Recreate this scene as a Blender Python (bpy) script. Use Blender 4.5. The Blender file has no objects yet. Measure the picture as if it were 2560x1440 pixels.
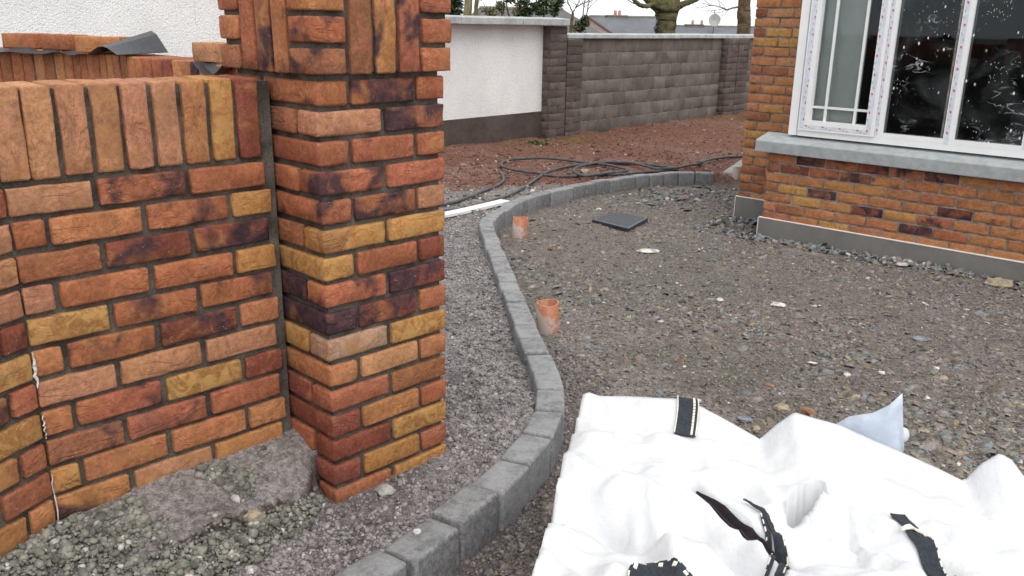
import bpy, bmesh, math, random
import numpy as np
from mathutils import Vector, Matrix, noise as mnoise

random.seed(7)
RNG = np.random.default_rng(11)
SC = bpy.context.scene
COL = SC.collection
R = math.radians

# ------------------------------------------------------------------ camera, sky, sun, exposure
cam_d = bpy.data.cameras.new('camera')
cam_o = bpy.data.objects.new('camera', cam_d)
COL.objects.link(cam_o)
_p, _r = R(17.11), R(0.94)
_fw = Vector((0, math.cos(_p), -math.sin(_p)))
_rt0 = Vector((1, 0, 0)); _dn0 = -_rt0.cross(_fw)
_rt = math.cos(_r) * _rt0 - math.sin(_r) * _dn0
_dn = math.sin(_r) * _rt0 + math.cos(_r) * _dn0
cam_o.matrix_world = Matrix(((_rt.x, -_dn.x, -_fw.x, 0), (_rt.y, -_dn.y, -_fw.y, 0), (_rt.z, -_dn.z, -_fw.z, 1.40), (0, 0, 0, 1)))
cam_d.sensor_width = 36.0
cam_d.lens = 2151 / 2560 * 36.0
cam_d.clip_start = 0.05
cam_d.clip_end = 3000
SC.camera = cam_o

SUN_ELEV, SUN_AZ = R(55), R(160)       # azimuth clockwise from +Y: behind the camera, a little to the right
world = bpy.data.worlds.new('World')
SC.world = world
world.use_nodes = True
wn = world.node_tree
wn.nodes.clear()
sky = wn.nodes.new('ShaderNodeTexSky')
sky.sky_type = 'NISHITA'
sky.sun_disc = False
sky.sun_elevation = SUN_ELEV
sky.sun_rotation = SUN_AZ
sky.air_density = 1.0
sky.dust_density = 4.0
hsv = wn.nodes.new('ShaderNodeHueSaturation')
hsv.inputs['Saturation'].default_value = 0.14
cloud = wn.nodes.new('ShaderNodeMix')                 # even overcast veil over the clear sky
cloud.data_type = 'RGBA'
cloud.inputs[0].default_value = 0.9
cloud.inputs[7].default_value = (7.6, 7.75, 7.95, 1)
bg = wn.nodes.new('ShaderNodeBackground')
bg.inputs['Strength'].default_value = 0.13
wo = wn.nodes.new('ShaderNodeOutputWorld')
wn.links.new(sky.outputs[0], hsv.inputs['Color'])
wn.links.new(hsv.outputs[0], cloud.inputs[6])
wn.links.new(cloud.outputs[2], bg.inputs['Color'])
wn.links.new(bg.outputs[0], wo.inputs['Surface'])

sun_d = bpy.data.lights.new('sun', 'SUN')
sun_d.energy = 1.0
sun_d.angle = R(35)
sun_d.color = (1.0, 0.97, 0.93)
sun_o = bpy.data.objects.new('sun', sun_d)
COL.objects.link(sun_o)
_sd = Vector((math.sin(SUN_AZ) * math.cos(SUN_ELEV), math.cos(SUN_AZ) * math.cos(SUN_ELEV), math.sin(SUN_ELEV)))
sun_o.rotation_euler = (-_sd).to_track_quat('-Z', 'Y').to_euler()

SC.view_settings.view_transform = 'Standard'
SC.view_settings.look = 'None'
SC.view_settings.exposure = 0.46
SC.view_settings.gamma = 1.0
SC.view_settings.use_curve_mapping = False

# ------------------------------------------------------------------ helpers: objects
def tag(o, label=None, cat=None, group=None, kind=None):
    if label: o['label'] = label
    if cat: o['category'] = cat
    if group: o['group'] = group
    if kind: o['kind'] = kind
    return o

def empty(name, loc, label=None, cat=None, group=None, rotz=0.0):
    o = bpy.data.objects.new(name, None)
    COL.objects.link(o)
    o.location = loc
    o.rotation_euler = (0, 0, rotz)
    o.empty_display_size = 0.2
    tag(o, label, cat, group)
    return o

WORLD_OF = {}
def wm(o):
    """world matrix without a depsgraph update"""
    m = o.matrix_basis.copy()
    p = o.parent
    while p:
        m = p.matrix_basis @ m
        p = p.parent
    return m

def put(name, mesh, mat=None, parent=None, M=None):
    """link a mesh object whose world matrix is M (children get it relative to their parent)"""
    o = bpy.data.objects.new(name, mesh)
    COL.objects.link(o)
    if mat is not None and not mesh.materials:
        for m_ in (mat if isinstance(mat, (list, tuple)) else [mat]):
            mesh.materials.append(m_)
    M = M or Matrix.Identity(4)
    if parent:
        o.parent = parent
        M = wm(parent).inverted() @ M
    o.matrix_basis = M
    return o

def frame(origin, xdir, zdir=(0, 0, 1)):
    x = Vector(xdir).normalized(); z = Vector(zdir).normalized()
    y = z.cross(x).normalized(); z = x.cross(y)
    o = Vector(origin)
    return Matrix(((x.x, y.x, z.x, o.x), (x.y, y.y, z.y, o.y), (x.z, y.z, z.z, o.z), (0, 0, 0, 1)))

class MB:
    """collects shapes and links them as one mesh"""
    def __init__(self): self.v = []; self.f = []; self.mi = []
    def add(self, vs, fs, mi=0):
        b = len(self.v)
        self.v += [tuple(p) for p in vs]
        self.f += [tuple(b + i for i in f) for f in fs]
        self.mi += [mi] * len(fs)
    def box(self, a, b, M=None, mi=0):
        x0, y0, z0 = a; x1, y1, z1 = b
        vs = [(x0, y0, z0), (x1, y0, z0), (x1, y1, z0), (x0, y1, z0), (x0, y0, z1), (x1, y0, z1), (x1, y1, z1), (x0, y1, z1)]
        if M is not None: vs = [M @ Vector(p) for p in vs]
        self.add(vs, [(0, 3, 2, 1), (4, 5, 6, 7), (0, 1, 5, 4), (1, 2, 6, 5), (2, 3, 7, 6), (3, 0, 4, 7)], mi)
    def prism(self, poly, z0, z1, mi=0):
        n = len(poly)
        vs = [(x, y, z0) for x, y in poly] + [(x, y, z1) for x, y in poly]
        self.add(vs, [tuple(range(n))[::-1], tuple(range(n, 2 * n))] + [(i, (i + 1) % n, n + (i + 1) % n, n + i) for i in range(n)], mi)
    def tube(self, pts, rad, seg=8, mi=0, cap=True):
        pts = [Vector([float(q) for q in p]) for p in pts]
        if not hasattr(rad, '__len__'): rad = [rad] * len(pts)
        rings = []
        up = Vector((0, 0, 1))
        for i, p in enumerate(pts):
            t = (pts[min(i + 1, len(pts) - 1)] - pts[max(i - 1, 0)]).normalized()
            ref = up if abs(t.z) < 0.9 else Vector((1, 0, 0))
            s = t.cross(ref).normalized(); u = s.cross(t)
            rings.append([p + float(rad[i]) * (math.cos(a) * s + math.sin(a) * u) for a in [2 * math.pi * k / seg for k in range(seg)]])
        vs = [q for r_ in rings for q in r_]
        fs = []
        for i in range(len(pts) - 1):
            for k in range(seg):
                a = i * seg + k; b_ = i * seg + (k + 1) % seg
                fs.append((a, b_, b_ + seg, a + seg))
        if cap:
            fs.append(tuple(range(seg))[::-1]); fs.append(tuple(range((len(pts) - 1) * seg, len(pts) * seg)))
        self.add(vs, fs, mi)
    def mesh(self, name, smooth=False):
        me = bpy.data.meshes.new(name)
        me.from_pydata(self.v, [], self.f)
        if any(self.mi): me.polygons.foreach_set('material_index', self.mi)
        if smooth: me.polygons.foreach_set('use_smooth', [True] * len(self.f))
        me.update()
        return me
    def build(self, name, mat, parent=None, smooth=False, M=None):
        return put(name, self.mesh(name, smooth), mat, parent, M)

def bevel_mesh(me, w, seg=1):
    bm = bmesh.new(); bm.from_mesh(me)
    bmesh.ops.remove_doubles(bm, verts=bm.verts, dist=1e-6)
    bmesh.ops.bevel(bm, geom=list(bm.edges), offset=w, segments=seg, affect='EDGES', profile=0.6, clamp_overlap=True)
    bm.to_mesh(me); bm.free(); me.update()
    return me

def np_mesh(name, V, F, mats, midx=None, smooth=False, color=None):
    """V (n,3), F (m,k) arrays"""
    me = bpy.data.meshes.new(name)
    k = F.shape[1]
    me.vertices.add(len(V)); me.vertices.foreach_set('co', V.astype(np.float32).ravel())
    me.loops.add(F.size); me.loops.foreach_set('vertex_index', F.astype(np.int32).ravel())
    me.polygons.add(len(F))
    me.polygons.foreach_set('loop_start', np.arange(0, F.size, k, dtype=np.int32))
    if smooth: me.polygons.foreach_set('use_smooth', np.ones(len(F), dtype=bool))
    for m_ in mats: me.materials.append(m_)
    if midx is not None: me.polygons.foreach_set('material_index', midx.astype(np.int32))
    me.update(calc_edges=True)
    if color is not None:
        a = me.color_attributes.new('col', 'FLOAT_COLOR', 'POINT')
        a.data.foreach_set('color', np.concatenate([color, np.ones((len(color), 1))], 1).astype(np.float32).ravel())
    return me

# ------------------------------------------------------------------ helpers: value noise
_LAT = RNG.random((256, 256))
def vnoise(x, y, s=1.0, o=0.0):
    x = np.asarray(x) * s + 31.7 + o * 17.3; y = np.asarray(y) * s + 57.1 + o * 9.1
    xi = np.floor(x).astype(int); yi = np.floor(y).astype(int)
    fx = x - xi; fy = y - yi
    fx = fx * fx * (3 - 2 * fx); fy = fy * fy * (3 - 2 * fy)
    a = _LAT[xi & 255, yi & 255]; b = _LAT[(xi + 1) & 255, yi & 255]
    c = _LAT[xi & 255, (yi + 1) & 255]; d = _LAT[(xi + 1) & 255, (yi + 1) & 255]
    return (a * (1 - fx) + b * fx) * (1 - fy) + (c * (1 - fx) + d * fx) * fy * 1.0
def fbm(x, y, s, oct=3, o=0.0):
    t = 0; w = 1.0; n = 0
    for i in range(oct):
        t = t + w * vnoise(x, y, s * 2 ** i, o + i * 3.3); n += w; w *= 0.5
    return t / n
def sstep(a, b, x):
    t = np.clip((x - a) / (b - a), 0, 1)
    return t * t * (3 - 2 * t)

# ------------------------------------------------------------------ helpers: materials
class NT:
    def __init__(self, name):
        self.m = bpy.data.materials.new(name); self.m.use_nodes = True
        self.t = self.m.node_tree; self.t.nodes.clear()
        self.out = self.t.nodes.new('ShaderNodeOutputMaterial')
    def n(self, typ, **kw):
        nd = self.t.nodes.new('ShaderNode' + typ)
        for k, v in kw.items():
            if k in nd.inputs.keys(): self.set(nd, k, v)
            else: setattr(nd, k, v)
        return nd
    def set(self, nd, k, v):
        if isinstance(v, bpy.types.NodeSocket): self.t.links.new(v, nd.inputs[k])
        else: nd.inputs[k].default_value = v
    def noise(self, vec, scale, detail=4, rough=0.55, dist=0.0):
        return self.n('TexNoise', Vector=vec, Scale=scale, Detail=detail, Roughness=rough, Distortion=dist).outputs['Fac']
    def ramp(self, fac, a, b, lo=0.0, hi=1.0):
        nd = self.n('MapRange', interpolation_type='SMOOTHSTEP')
        self.set(nd, 'Value', fac)
        for i, v in ((1, a), (2, b), (3, lo), (4, hi)):
            if isinstance(v, bpy.types.NodeSocket): self.t.links.new(v, nd.inputs[i])
            else: nd.inputs[i].default_value = v
        return nd.outputs[0]
    def math(self, op, a, b=0.0):
        nd = self.n('Math', operation=op)
        for i, v in enumerate((a, b)):
            if isinstance(v, bpy.types.NodeSocket): self.t.links.new(v, nd.inputs[i])
            else: nd.inputs[i].default_value = v
        return nd.outputs[0]
    def mix(self, fac, a, b, mode='MIX'):
        nd = self.n('Mix', data_type='RGBA', blend_type=mode)
        for i, v in ((0, fac), (6, a), (7, b)):
            if isinstance(v, bpy.types.NodeSocket): self.t.links.new(v, nd.inputs[i])
            elif i == 0: nd.inputs[i].default_value = v
            else: nd.inputs[i].default_value = (*v, 1) if len(v) == 3 else v
        return nd.outputs[2]
    def grey(self, col, f):
        """multiply colour by scalar socket"""
        nd = self.n('VectorMath', operation='SCALE')
        if isinstance(col, bpy.types.NodeSocket): self.t.links.new(col, nd.inputs[0])
        else: nd.inputs[0].default_value = col[:3]
        self.t.links.new(f, nd.inputs['Scale'])
        return nd.outputs[0]
    def bump(self, h, strength, dist, normal=None):
        nd = self.n('Bump', Strength=strength, Distance=dist, Height=h)
        if normal is not None: self.set(nd, 'Normal', normal)
        return nd.outputs[0]
    def bsdf(self, **kw):
        nd = self.t.nodes.new('ShaderNodeBsdfPrincipled')
        for k, v in kw.items():
            k = k.replace('_', ' ')
            if isinstance(v, tuple) and len(v) == 3 and k in ('Base Color',): v = (*v, 1)
            self.set(nd, k, v)
        self.t.links.new(nd.outputs[0], self.out.inputs['Surface'])
        return nd
    def obj(self): return self.n('TexCoord').outputs['Object']
    def pos(self): return self.n('NewGeometry').outputs['Position']

MATS = {}
def simple(name, col, rough=0.8, var=0.25, scale=20, bump=0.3, bdist=0.003, metallic=0.0, spec=0.3, space='pos', bscale=None):
    if name in MATS: return MATS[name]
    t = NT(name)
    v = t.pos() if space == 'pos' else t.obj()
    n1 = t.noise(v, scale, 5); n2 = t.noise(v, (bscale or scale * 6), 4, 0.6)
    f = t.math('ADD', t.ramp(n1, 0.25, 0.75, 1 - var, 1 + var), t.ramp(n2, 0.3, 0.7, -var * 0.4, var * 0.4))
    c = t.grey(col, f)
    nd = t.bsdf(Base_Color=c, Roughness=rough, Metallic=metallic)
    nd.inputs['Specular IOR Level'].default_value = spec
    if bump > 0: t.set(nd, 'Normal', t.bump(n2, bump, bdist))
    MATS[name] = t.m
    return t.m

def brick_material():
    t = NT('clay_brick')
    oi = t.n('ObjectInfo')
    off = t.n('VectorMath', operation='SCALE'); off.inputs[0].default_value = (41.0, 23.0, 67.0)
    t.t.links.new(oi.outputs['Random'], off.inputs['Scale'])
    add = t.n('VectorMath', operation='ADD')
    t.t.links.new(t.obj(), add.inputs[0]); t.t.links.new(off.outputs[0], add.inputs[1])
    v = add.outputs[0]
    big = t.noise(v, 7.0, 3, 0.55, 0.4)
    mid = t.noise(v, 24.0, 5, 0.62, 1.4)
    fine = t.noise(v, 110.0, 4, 0.65, 0.6)
    mpc = t.n('Mapping'); t.t.links.new(v, mpc.inputs[0]); mpc.inputs['Scale'].default_value = (0.42, 1.0, 1.15); mpc.inputs['Rotation'].default_value = (0, R(16), 0)
    crease = t.noise(mpc.outputs[0], 19.0, 4, 0.6, 1.6)
    tone = t.math('MULTIPLY', t.ramp(big, 0.3, 0.7, 0.82, 1.16), t.ramp(mid, 0.25, 0.75, 0.80, 1.20))
    tone = t.math('MULTIPLY', tone, t.ramp(fine, 0.28, 0.72, 0.76, 1.22))
    base = t.grey(oi.outputs['Color'], tone)
    # sandy buff smears left by the mould
    sand = t.math('MULTIPLY', t.ramp(t.noise(v, 30.0, 5, 0.7, 2.4), 0.56, 0.68), t.ramp(t.noise(v, 9.0, 2, 0.5), 0.46, 0.62))
    sepc = t.n('SeparateColor'); t.t.links.new(oi.outputs['Color'], sepc.inputs[0])
    yl = t.math('MULTIPLY', t.ramp(t.math('DIVIDE', sepc.outputs[1], sepc.outputs[0]), 0.42, 0.48), t.ramp(t.math('DIVIDE', sepc.outputs[2], sepc.outputs[0]), 0.205, 0.25, 1.0, 0.12))
    sand2 = t.ramp(t.noise(v, 20.0, 5, 0.72, 2.0), 0.44, 0.58)
    sand = t.math('MAXIMUM', t.math('MULTIPLY', sand, 0.45), t.math('MULTIPLY', t.math('MULTIPLY', sand2, yl), 0.85))
    base = t.mix(sand, base, (0.490, 0.285, 0.100))
    # kiln colour drifting from red to gold inside one brick
    gold = t.math('MULTIPLY', t.ramp(t.noise(v, 11.0, 3, 0.6, 0.8), 0.50, 0.66), t.ramp(oi.outputs['Random'], 0.15, 0.9, 0.05, 0.50))
    base = t.mix(gold, base, (0.450, 0.225, 0.078))
    smoke = t.math('MULTIPLY', t.ramp(t.noise(v, 7.0, 3, 0.55, 0.6), 0.56, 0.74), 0.50)
    base = t.mix(smoke, base, (0.125, 0.060, 0.050))
    # redder patches
    base = t.mix(t.math('MULTIPLY', t.ramp(t.noise(v, 14.0, 3, 0.5, 1.0), 0.55, 0.7), 0.22), base, (0.30, 0.075, 0.04))
    dust = t.math('MULTIPLY', t.ramp(t.noise(v, 18.0, 5, 0.72, 0.6), 0.60, 0.74), 0.30)
    base = t.mix(dust, base, (0.33, 0.26, 0.20))
    # dark kiln flashing, amount held in the object colour's alpha
    fl = t.math('SUBTRACT', 1.0, oi.outputs['Alpha'])
    thr = t.ramp(fl, 0.0, 1.0, 0.80, 0.34)
    fn = t.math('ADD', t.math('MULTIPLY', t.noise(v, 8.5, 2, 0.5, 0.5), 0.83), t.math('MULTIPLY', t.noise(v, 45.0, 4, 0.7), 0.17))
    fmask = t.ramp(t.math('SUBTRACT', fn, thr), -0.07, 0.08)
    fcol = t.mix(t.ramp(mid, 0.35, 0.65), (0.026, 0.022, 0.030), (0.085, 0.040, 0.045))
    base = t.mix(t.math('MULTIPLY', fmask, 0.92), base, fcol)
    # pale specks
    vor = t.n('TexVoronoi', Vector=v, Scale=150.0)
    speck = t.math('MULTIPLY', t.ramp(vor.outputs['Distance'], 0.10, 0.20, 1.0, 0.0), t.ramp(t.noise(v, 40.0, 1), 0.60, 0.66))
    base = t.mix(t.math('MULTIPLY', speck, 0.75), base, (0.62, 0.50, 0.38))
    nd = t.bsdf(Base_Color=base, Roughness=0.9)
    nd.inputs['Specular IOR Level'].default_value = 0.2
    h = t.math('ADD', t.math('MULTIPLY', t.math('MULTIPLY', t.ramp(crease, 0.42, 0.50), t.ramp(big, 0.44, 0.60)), 0.75), t.math('ADD', t.math('MULTIPLY', mid, 0.6), t.math('MULTIPLY', fine, 0.35)))
    t.set(nd, 'Normal', t.bump(h, 0.8, 0.0030))
    return t.m

def mortar_material(name, col):
    t = NT(name)
    v = t.pos()
    n1 = t.noise(v, 14.0, 4); n2 = t.noise(v, 160.0, 4, 0.7)
    c = t.grey(col, t.math('MULTIPLY', t.ramp(n1, 0.3, 0.7, 0.62, 1.55), t.ramp(n2, 0.25, 0.75, 0.70, 1.30)))
    nd = t.bsdf(Base_Color=c, Roughness=0.95)
    nd.inputs['Specular IOR Level'].default_value = 0.15
    t.set(nd, 'Normal', t.bump(n2, 0.8, 0.004))
    return t.m

def render_material():
    """thrown pebble-dash render, painted off-white"""
    t = NT('pebble_dash')
    v = t.pos()
    w = t.n('VectorMath', operation='ADD')
    nz = t.n('TexNoise', Vector=v, Scale=22.0, Detail=3.0)
    sc = t.n('VectorMath', operation='SCALE'); sc.inputs['Scale'].default_value = 0.05
    t.t.links.new(nz.outputs['Color'], sc.inputs[0])
    t.t.links.new(v, w.inputs[0]); t.t.links.new(sc.outputs[0], w.inputs[1])
    vo = t.n('TexVoronoi', Vector=w.outputs[0], Scale=62.0, feature='SMOOTH_F1')
    n2 = t.noise(v, 75.0, 5, 0.7, 1.0)
    n1 = t.noise(v, 1.6, 4)
    h = t.math('ADD', t.math('MULTIPLY', vo.outputs['Distance'], -0.9), t.math('MULTIPLY', n2, 0.9))
    c = t.grey((0.88, 0.875, 0.86), t.math('MULTIPLY', t.ramp(n1, 0.3, 0.7, 0.92, 1.03), t.ramp(h, -0.25, 0.25, 0.90, 1.03)))
    nd = t.bsdf(Base_Color=c, Roughness=0.9)
    nd.inputs['Specular IOR Level'].default_value = 0.2
    t.set(nd, 'Normal', t.bump(h, 0.7, 0.012))
    return t.m

def ground_material():
    t = NT('site_ground')
    v = t.pos()
    at = t.n('Attribute', attribute_name='col')
    f1 = t.noise(v, 55.0, 5, 0.65, 0.5); f2 = t.noise(v, 190.0, 4, 0.7); f3 = t.noise(v, 9.0, 4, 0.6)
    tone = t.math('MULTIPLY', t.math('MULTIPLY', t.ramp(f1, 0.30, 0.70, 0.60, 1.42), t.ramp(f2, 0.28, 0.72, 0.62, 1.40)), t.ramp(f3, 0.3, 0.7, 0.84, 1.16))
    c = t.grey(at.outputs['Color'], tone)
    nd = t.bsdf(Base_Color=c, Roughness=0.95)
    nd.inputs['Specular IOR Level'].default_value = 0.15
    h = t.math('ADD', t.math('MULTIPLY', f1, 1.0), t.math('MULTIPLY', f2, 0.5))
    t.set(nd, 'Normal', t.bump(h, 0.9, 0.012))
    return t.m

def stone_material(name, col, var=0.35):
    t = NT(name)
    v = t.pos()
    n0 = t.noise(v, 28.0, 2); n1 = t.noise(v, 170.0, 4, 0.6)
    c = t.grey(col, t.math('MULTIPLY', t.ramp(n0, 0.3, 0.7, 1 - var, 1 + var), t.ramp(n1, 0.3, 0.7, 0.85, 1.15)))
    nd = t.bsdf(Base_Color=c, Roughness=0.85)
    nd.inputs['Specular IOR Level'].default_value = 0.25
    t.set(nd, 'Normal', t.bump(n1, 0.4, 0.003))
    return t.m

def kerb_material():
    t = NT('kerb_concrete')
    oi = t.n('ObjectInfo')
    v = t.pos()
    n1 = t.noise(v, 16.0, 5, 0.6); n2 = t.noise(v, 140.0, 4, 0.7); n3 = t.noise(v, 50.0, 5, 0.7, 1.0)
    tone = t.math('MULTIPLY', t.math('MULTIPLY', t.ramp(n1, 0.3, 0.7, 0.78, 1.25), t.ramp(n2, 0.3, 0.7, 0.82, 1.18)), t.ramp(oi.outputs['Random'], 0.0, 1.0, 0.68, 1.34))
    c = t.grey((0.160, 0.163, 0.170), tone)
    c = t.mix(t.math('MULTIPLY', t.ramp(n3, 0.56, 0.72), 0.6), c, (0.33, 0.32, 0.32))     # lime bloom and dust
    gn = t.n('SeparateXYZ'); t.t.links.new(t.n('NewGeometry').outputs['Normal'], gn.inputs[0])
    c = t.mix(t.math('MULTIPLY', t.ramp(gn.outputs['Z'], 0.6, 0.95), t.ramp(n1, 0.36, 0.62, 0.10, 0.60)), c, (0.30, 0.295, 0.29))     # dust lying on the tops
    pt = t.n('NewGeometry').outputs['Pointiness']
    c = t.mix(t.math('MULTIPLY', t.ramp(pt, 0.52, 0.60), t.ramp(n3, 0.40, 0.60, 0.20, 0.85)), c, (0.36, 0.355, 0.35))
    nd = t.bsdf(Base_Color=c, Roughness=0.9)
    nd.inputs['Specular IOR Level'].default_value = 0.2
    t.set(nd, 'Normal', t.bump(t.math('ADD', n2, t.math('MULTIPLY', n3, 0.7)), 0.7, 0.004))
    return t.m

def block_material(name, col):
    t = NT(name)
    oi = t.n('ObjectInfo')
    v = t.pos()
    n1 = t.noise(v, 3.0, 4, 0.6, 0.4); n2 = t.noise(v, 60.0, 4, 0.7)
    tone = t.math('MULTIPLY', t.math('MULTIPLY', t.ramp(n1, 0.3, 0.7, 0.82, 1.2), t.ramp(n2, 0.3, 0.7, 0.86, 1.14)), t.ramp(oi.outputs['Random'], 0.0, 1.0, 0.90, 1.12))
    c = t.grey(col, tone)
    # pale dry bloom in the middle of some blocks
    loc = t.obj()
    bl = t.math('MULTIPLY', t.ramp(t.noise(v, 5.0, 3, 0.6), 0.50, 0.66), t.ramp(oi.outputs['Random'], 0.35, 0.75))
    c = t.mix(t.math('MULTIPLY', bl, 0.30), c, (0.24, 0.215, 0.20))
    nd = t.bsdf(Base_Color=c, Roughness=0.95)
    nd.inputs['Specular IOR Level'].default_value = 0.15
    t.set(nd, 'Normal', t.bump(n2, 0.6, 0.006))
    return t.m

def glass_material(name, splash):
    t = NT(name)
    v = t.obj()
    tr = t.n('BsdfTransparent'); tr.inputs[0].default_value = (0.86, 0.88, 0.88, 1)
    gl = t.n('BsdfGlossy', Roughness=0.02); gl.inputs[0].default_value = (0.85, 0.92, 0.95, 1)
    fr = t.n('Fresnel'); fr.inputs[0].default_value = 1.33
    mx = t.n('MixShader'); t.set(mx, 0, fr.outputs[0])
    t.t.links.new(tr.outputs[0], mx.inputs[1]); t.t.links.new(gl.outputs[0], mx.inputs[2])
    sh = mx.outputs[0]
    if splash:
        mp = t.n('Mapping'); t.t.links.new(v, mp.inputs[0]); mp.inputs['Scale'].default_value = (1.0, 1.0, 0.55)
        vo = t.n('TexVoronoi', Vector=mp.outputs[0], Scale=26.0)
        dots = t.math('MULTIPLY', t.ramp(vo.outputs['Distance'], 0.07, 0.19, 1.0, 0.0), t.ramp(t.noise(v, 5.5, 2), 0.46, 0.54))
        vo2 = t.n('TexVoronoi', Vector=mp.outputs[0], Scale=60.0)
        dots2 = t.math('MULTIPLY', t.ramp(vo2.outputs['Distance'], 0.10, 0.2, 0.7, 0.0), t.ramp(t.noise(v, 7.0, 2, 0.5, 0.3), 0.53, 0.6))
        mp2 = t.n('Mapping'); t.t.links.new(v, mp2.inputs[0]); mp2.inputs['Scale'].default_value = (2.2, 1.0, 6.5); mp2.inputs['Rotation'].default_value = (0, R(-14), 0)
        sm = t.noise(mp2.outputs[0], 1.5, 3, 0.5, 1.4)
        lines = t.ramp(t.math('ABSOLUTE', t.math('SUBTRACT', sm, 0.5)), 0.0, 0.030, 1.0, 0.0)
        lines = t.math('MULTIPLY', lines, t.ramp(t.noise(v, 6.0, 4, 0.6), 0.46, 0.72, 0.0, 0.34))
        film = t.ramp(t.noise(v, 3.0, 4, 0.6, 0.6), 0.45, 0.8, 0.0, 0.05)
        m = t.math('MAXIMUM', t.math('MAXIMUM', dots, dots2), t.math('MAXIMUM', lines, film))
        df = t.n('BsdfDiffuse'); df.inputs[0].default_value = (0.78, 0.82, 0.84, 1)
        m2 = t.n('MixShader'); t.set(m2, 0, m)
        t.t.links.new(sh, m2.inputs[1]); t.t.links.new(df.outputs[0], m2.inputs[2])
        sh = m2.outputs[0]
    t.t.links.new(sh, t.out.inputs['Surface'])
    return t.m

def leaf_material(name, col):
    t = NT(name)
    v = t.pos()
    n = t.noise(v, 6.0, 2)
    c = t.grey(col, t.ramp(n, 0.3, 0.7, 0.55, 1.5))
    t.bsdf(Base_Color=c, Roughness=0.45)
    return t.m

M_BRICK = brick_material()
M_MORTAR = mortar_material('dark_mortar', (0.092, 0.083, 0.071))
M_MORTAR_H = mortar_material('house_mortar', (0.215, 0.185, 0.165))
M_MORTAR_B = mortar_material('block_mortar', (0.22, 0.205, 0.195))
M_MORTAR_P = mortar_material('pillar_mortar', (0.15, 0.135, 0.13))
M_DASH = render_material()
M_GROUND = ground_material()
M_KERB = kerb_material()
M_BLOCK = block_material('concrete_block', (0.136, 0.116, 0.103))
M_CBRICK = block_material('concrete_brick', (0.105, 0.082, 0.074))
M_COPING = simple('coping_concrete', (0.40, 0.42, 0.42), 0.85, 0.22, 5, 0.3, 0.003)
M_SILL = simple('sill_concrete', (0.33, 0.35, 0.355), 0.85, 0.14, 16, 0.4, 0.003, bscale=160)
M_PLINTH = simple('plinth_plaster', (0.185, 0.175, 0.165), 0.75, 0.13, 2.5, 0.15, 0.002)
M_PLASTER_D = simple('dark_plaster', (0.085, 0.066, 0.058), 0.9, 0.25, 2.5, 0.3, 0.004)
M_PVC = simple('white_pvc', (0.82, 0.82, 0.82), 0.35, 0.03, 8, 0.0, spec=0.5)
M_BEAD = simple('white_bead', (0.80, 0.79, 0.76), 0.5, 0.05, 20, 0.0)
M_FILM = simple('protective_film', (0.62, 0.66, 0.72), 0.3, 0.10, 30, 0.3, 0.001, spec=0.5)
M_PRINT = simple('red_print', (0.60, 0.12, 0.17), 0.5, 0.10, 60, 0.0)
M_PRINT2 = simple('pale_print', (0.55, 0.42, 0.50), 0.5, 0.10, 60, 0.0)
M_ROOM = simple('room_plaster', (0.62, 0.63, 0.60), 0.9, 0.10, 2, 0.1)
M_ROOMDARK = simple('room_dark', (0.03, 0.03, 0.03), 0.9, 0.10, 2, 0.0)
M_GLASS = glass_material('clear_glass', False)
M_GLASS_S = glass_material('splashed_glass', True)
M_MUNTIN = simple('white_glazing_bar', (0.75, 0.78, 0.74), 0.4, 0.04, 10, 0.0)
M_PIPE = None
M_HOSE = simple('hose_rubber', (0.080, 0.083, 0.085), 0.55, 0.35, 12, 0.2, 0.002)
M_DPC = simple('black_membrane', (0.022, 0.024, 0.028), 0.4, 0.2, 14, 0.5, 0.006, spec=0.5)
M_BAG = None
M_STRAP = simple('black_webbing', (0.030, 0.036, 0.045), 0.75, 0.3, 120, 0.7, 0.002, bscale=500)
M_STITCH = simple('cream_stitch', (0.75, 0.72, 0.62), 0.8, 0.1, 50, 0.0)
M_BARK_G = simple('mossy_bark', (0.105, 0.095, 0.045), 0.95, 0.5, 7, 0.9, 0.03, bscale=26)
M_BARK_B = simple('brown_bark', (0.115, 0.080, 0.045), 0.95, 0.45, 9, 0.9, 0.03, bscale=30)
M_BARK_Y = simple('pale_bark', (0.20, 0.175, 0.095), 0.95, 0.35, 6, 0.6, 0.02)
M_TWIG = simple('twig_bark', (0.085, 0.062, 0.055), 0.9, 0.3, 10, 0.0)
M_LEAF_D = leaf_material('dark_leaf', (0.028, 0.050, 0.022))
M_LEAF_L = leaf_material('laurel_leaf', (0.055, 0.095, 0.028))
M_LEAF_Y = leaf_material('olive_leaf', (0.11, 0.105, 0.035))
M_SLATE = simple('slate_roof', (0.135, 0.140, 0.150), 0.7, 0.15, 0.8, 0.4, 0.03, bscale=8)
M_ROOF_G = simple('grey_tile_roof', (0.125, 0.122, 0.118), 0.85, 0.15, 0.8, 0.4, 0.03, bscale=8)
M_RIDGE = simple('mossy_ridge', (0.20, 0.205, 0.16), 0.9, 0.25, 3, 0.2)
M_HWALL = simple('pink_render', (0.50, 0.42, 0.39), 0.9, 0.08, 2, 0.1)
M_POT = simple('chimney_clay', (0.46, 0.24, 0.20), 0.85, 0.15, 6, 0.1)
M_BARGE = simple('barge_board', (0.10, 0.06, 0.05), 0.6, 0.15, 6, 0.1)
M_DISH = simple('dish_metal', (0.42, 0.43, 0.44), 0.5, 0.05, 5, 0.0)
M_HILL = simple('far_hill', (0.40, 0.47, 0.55), 1.0, 0.06, 0.02, 0.0)  # pale blue stands in for distance haze, put into the hill's colour
M_CHALK = simple('lime_streak', (0.70, 0.68, 0.64), 0.9, 0.15, 60, 0.5, 0.003)

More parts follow.
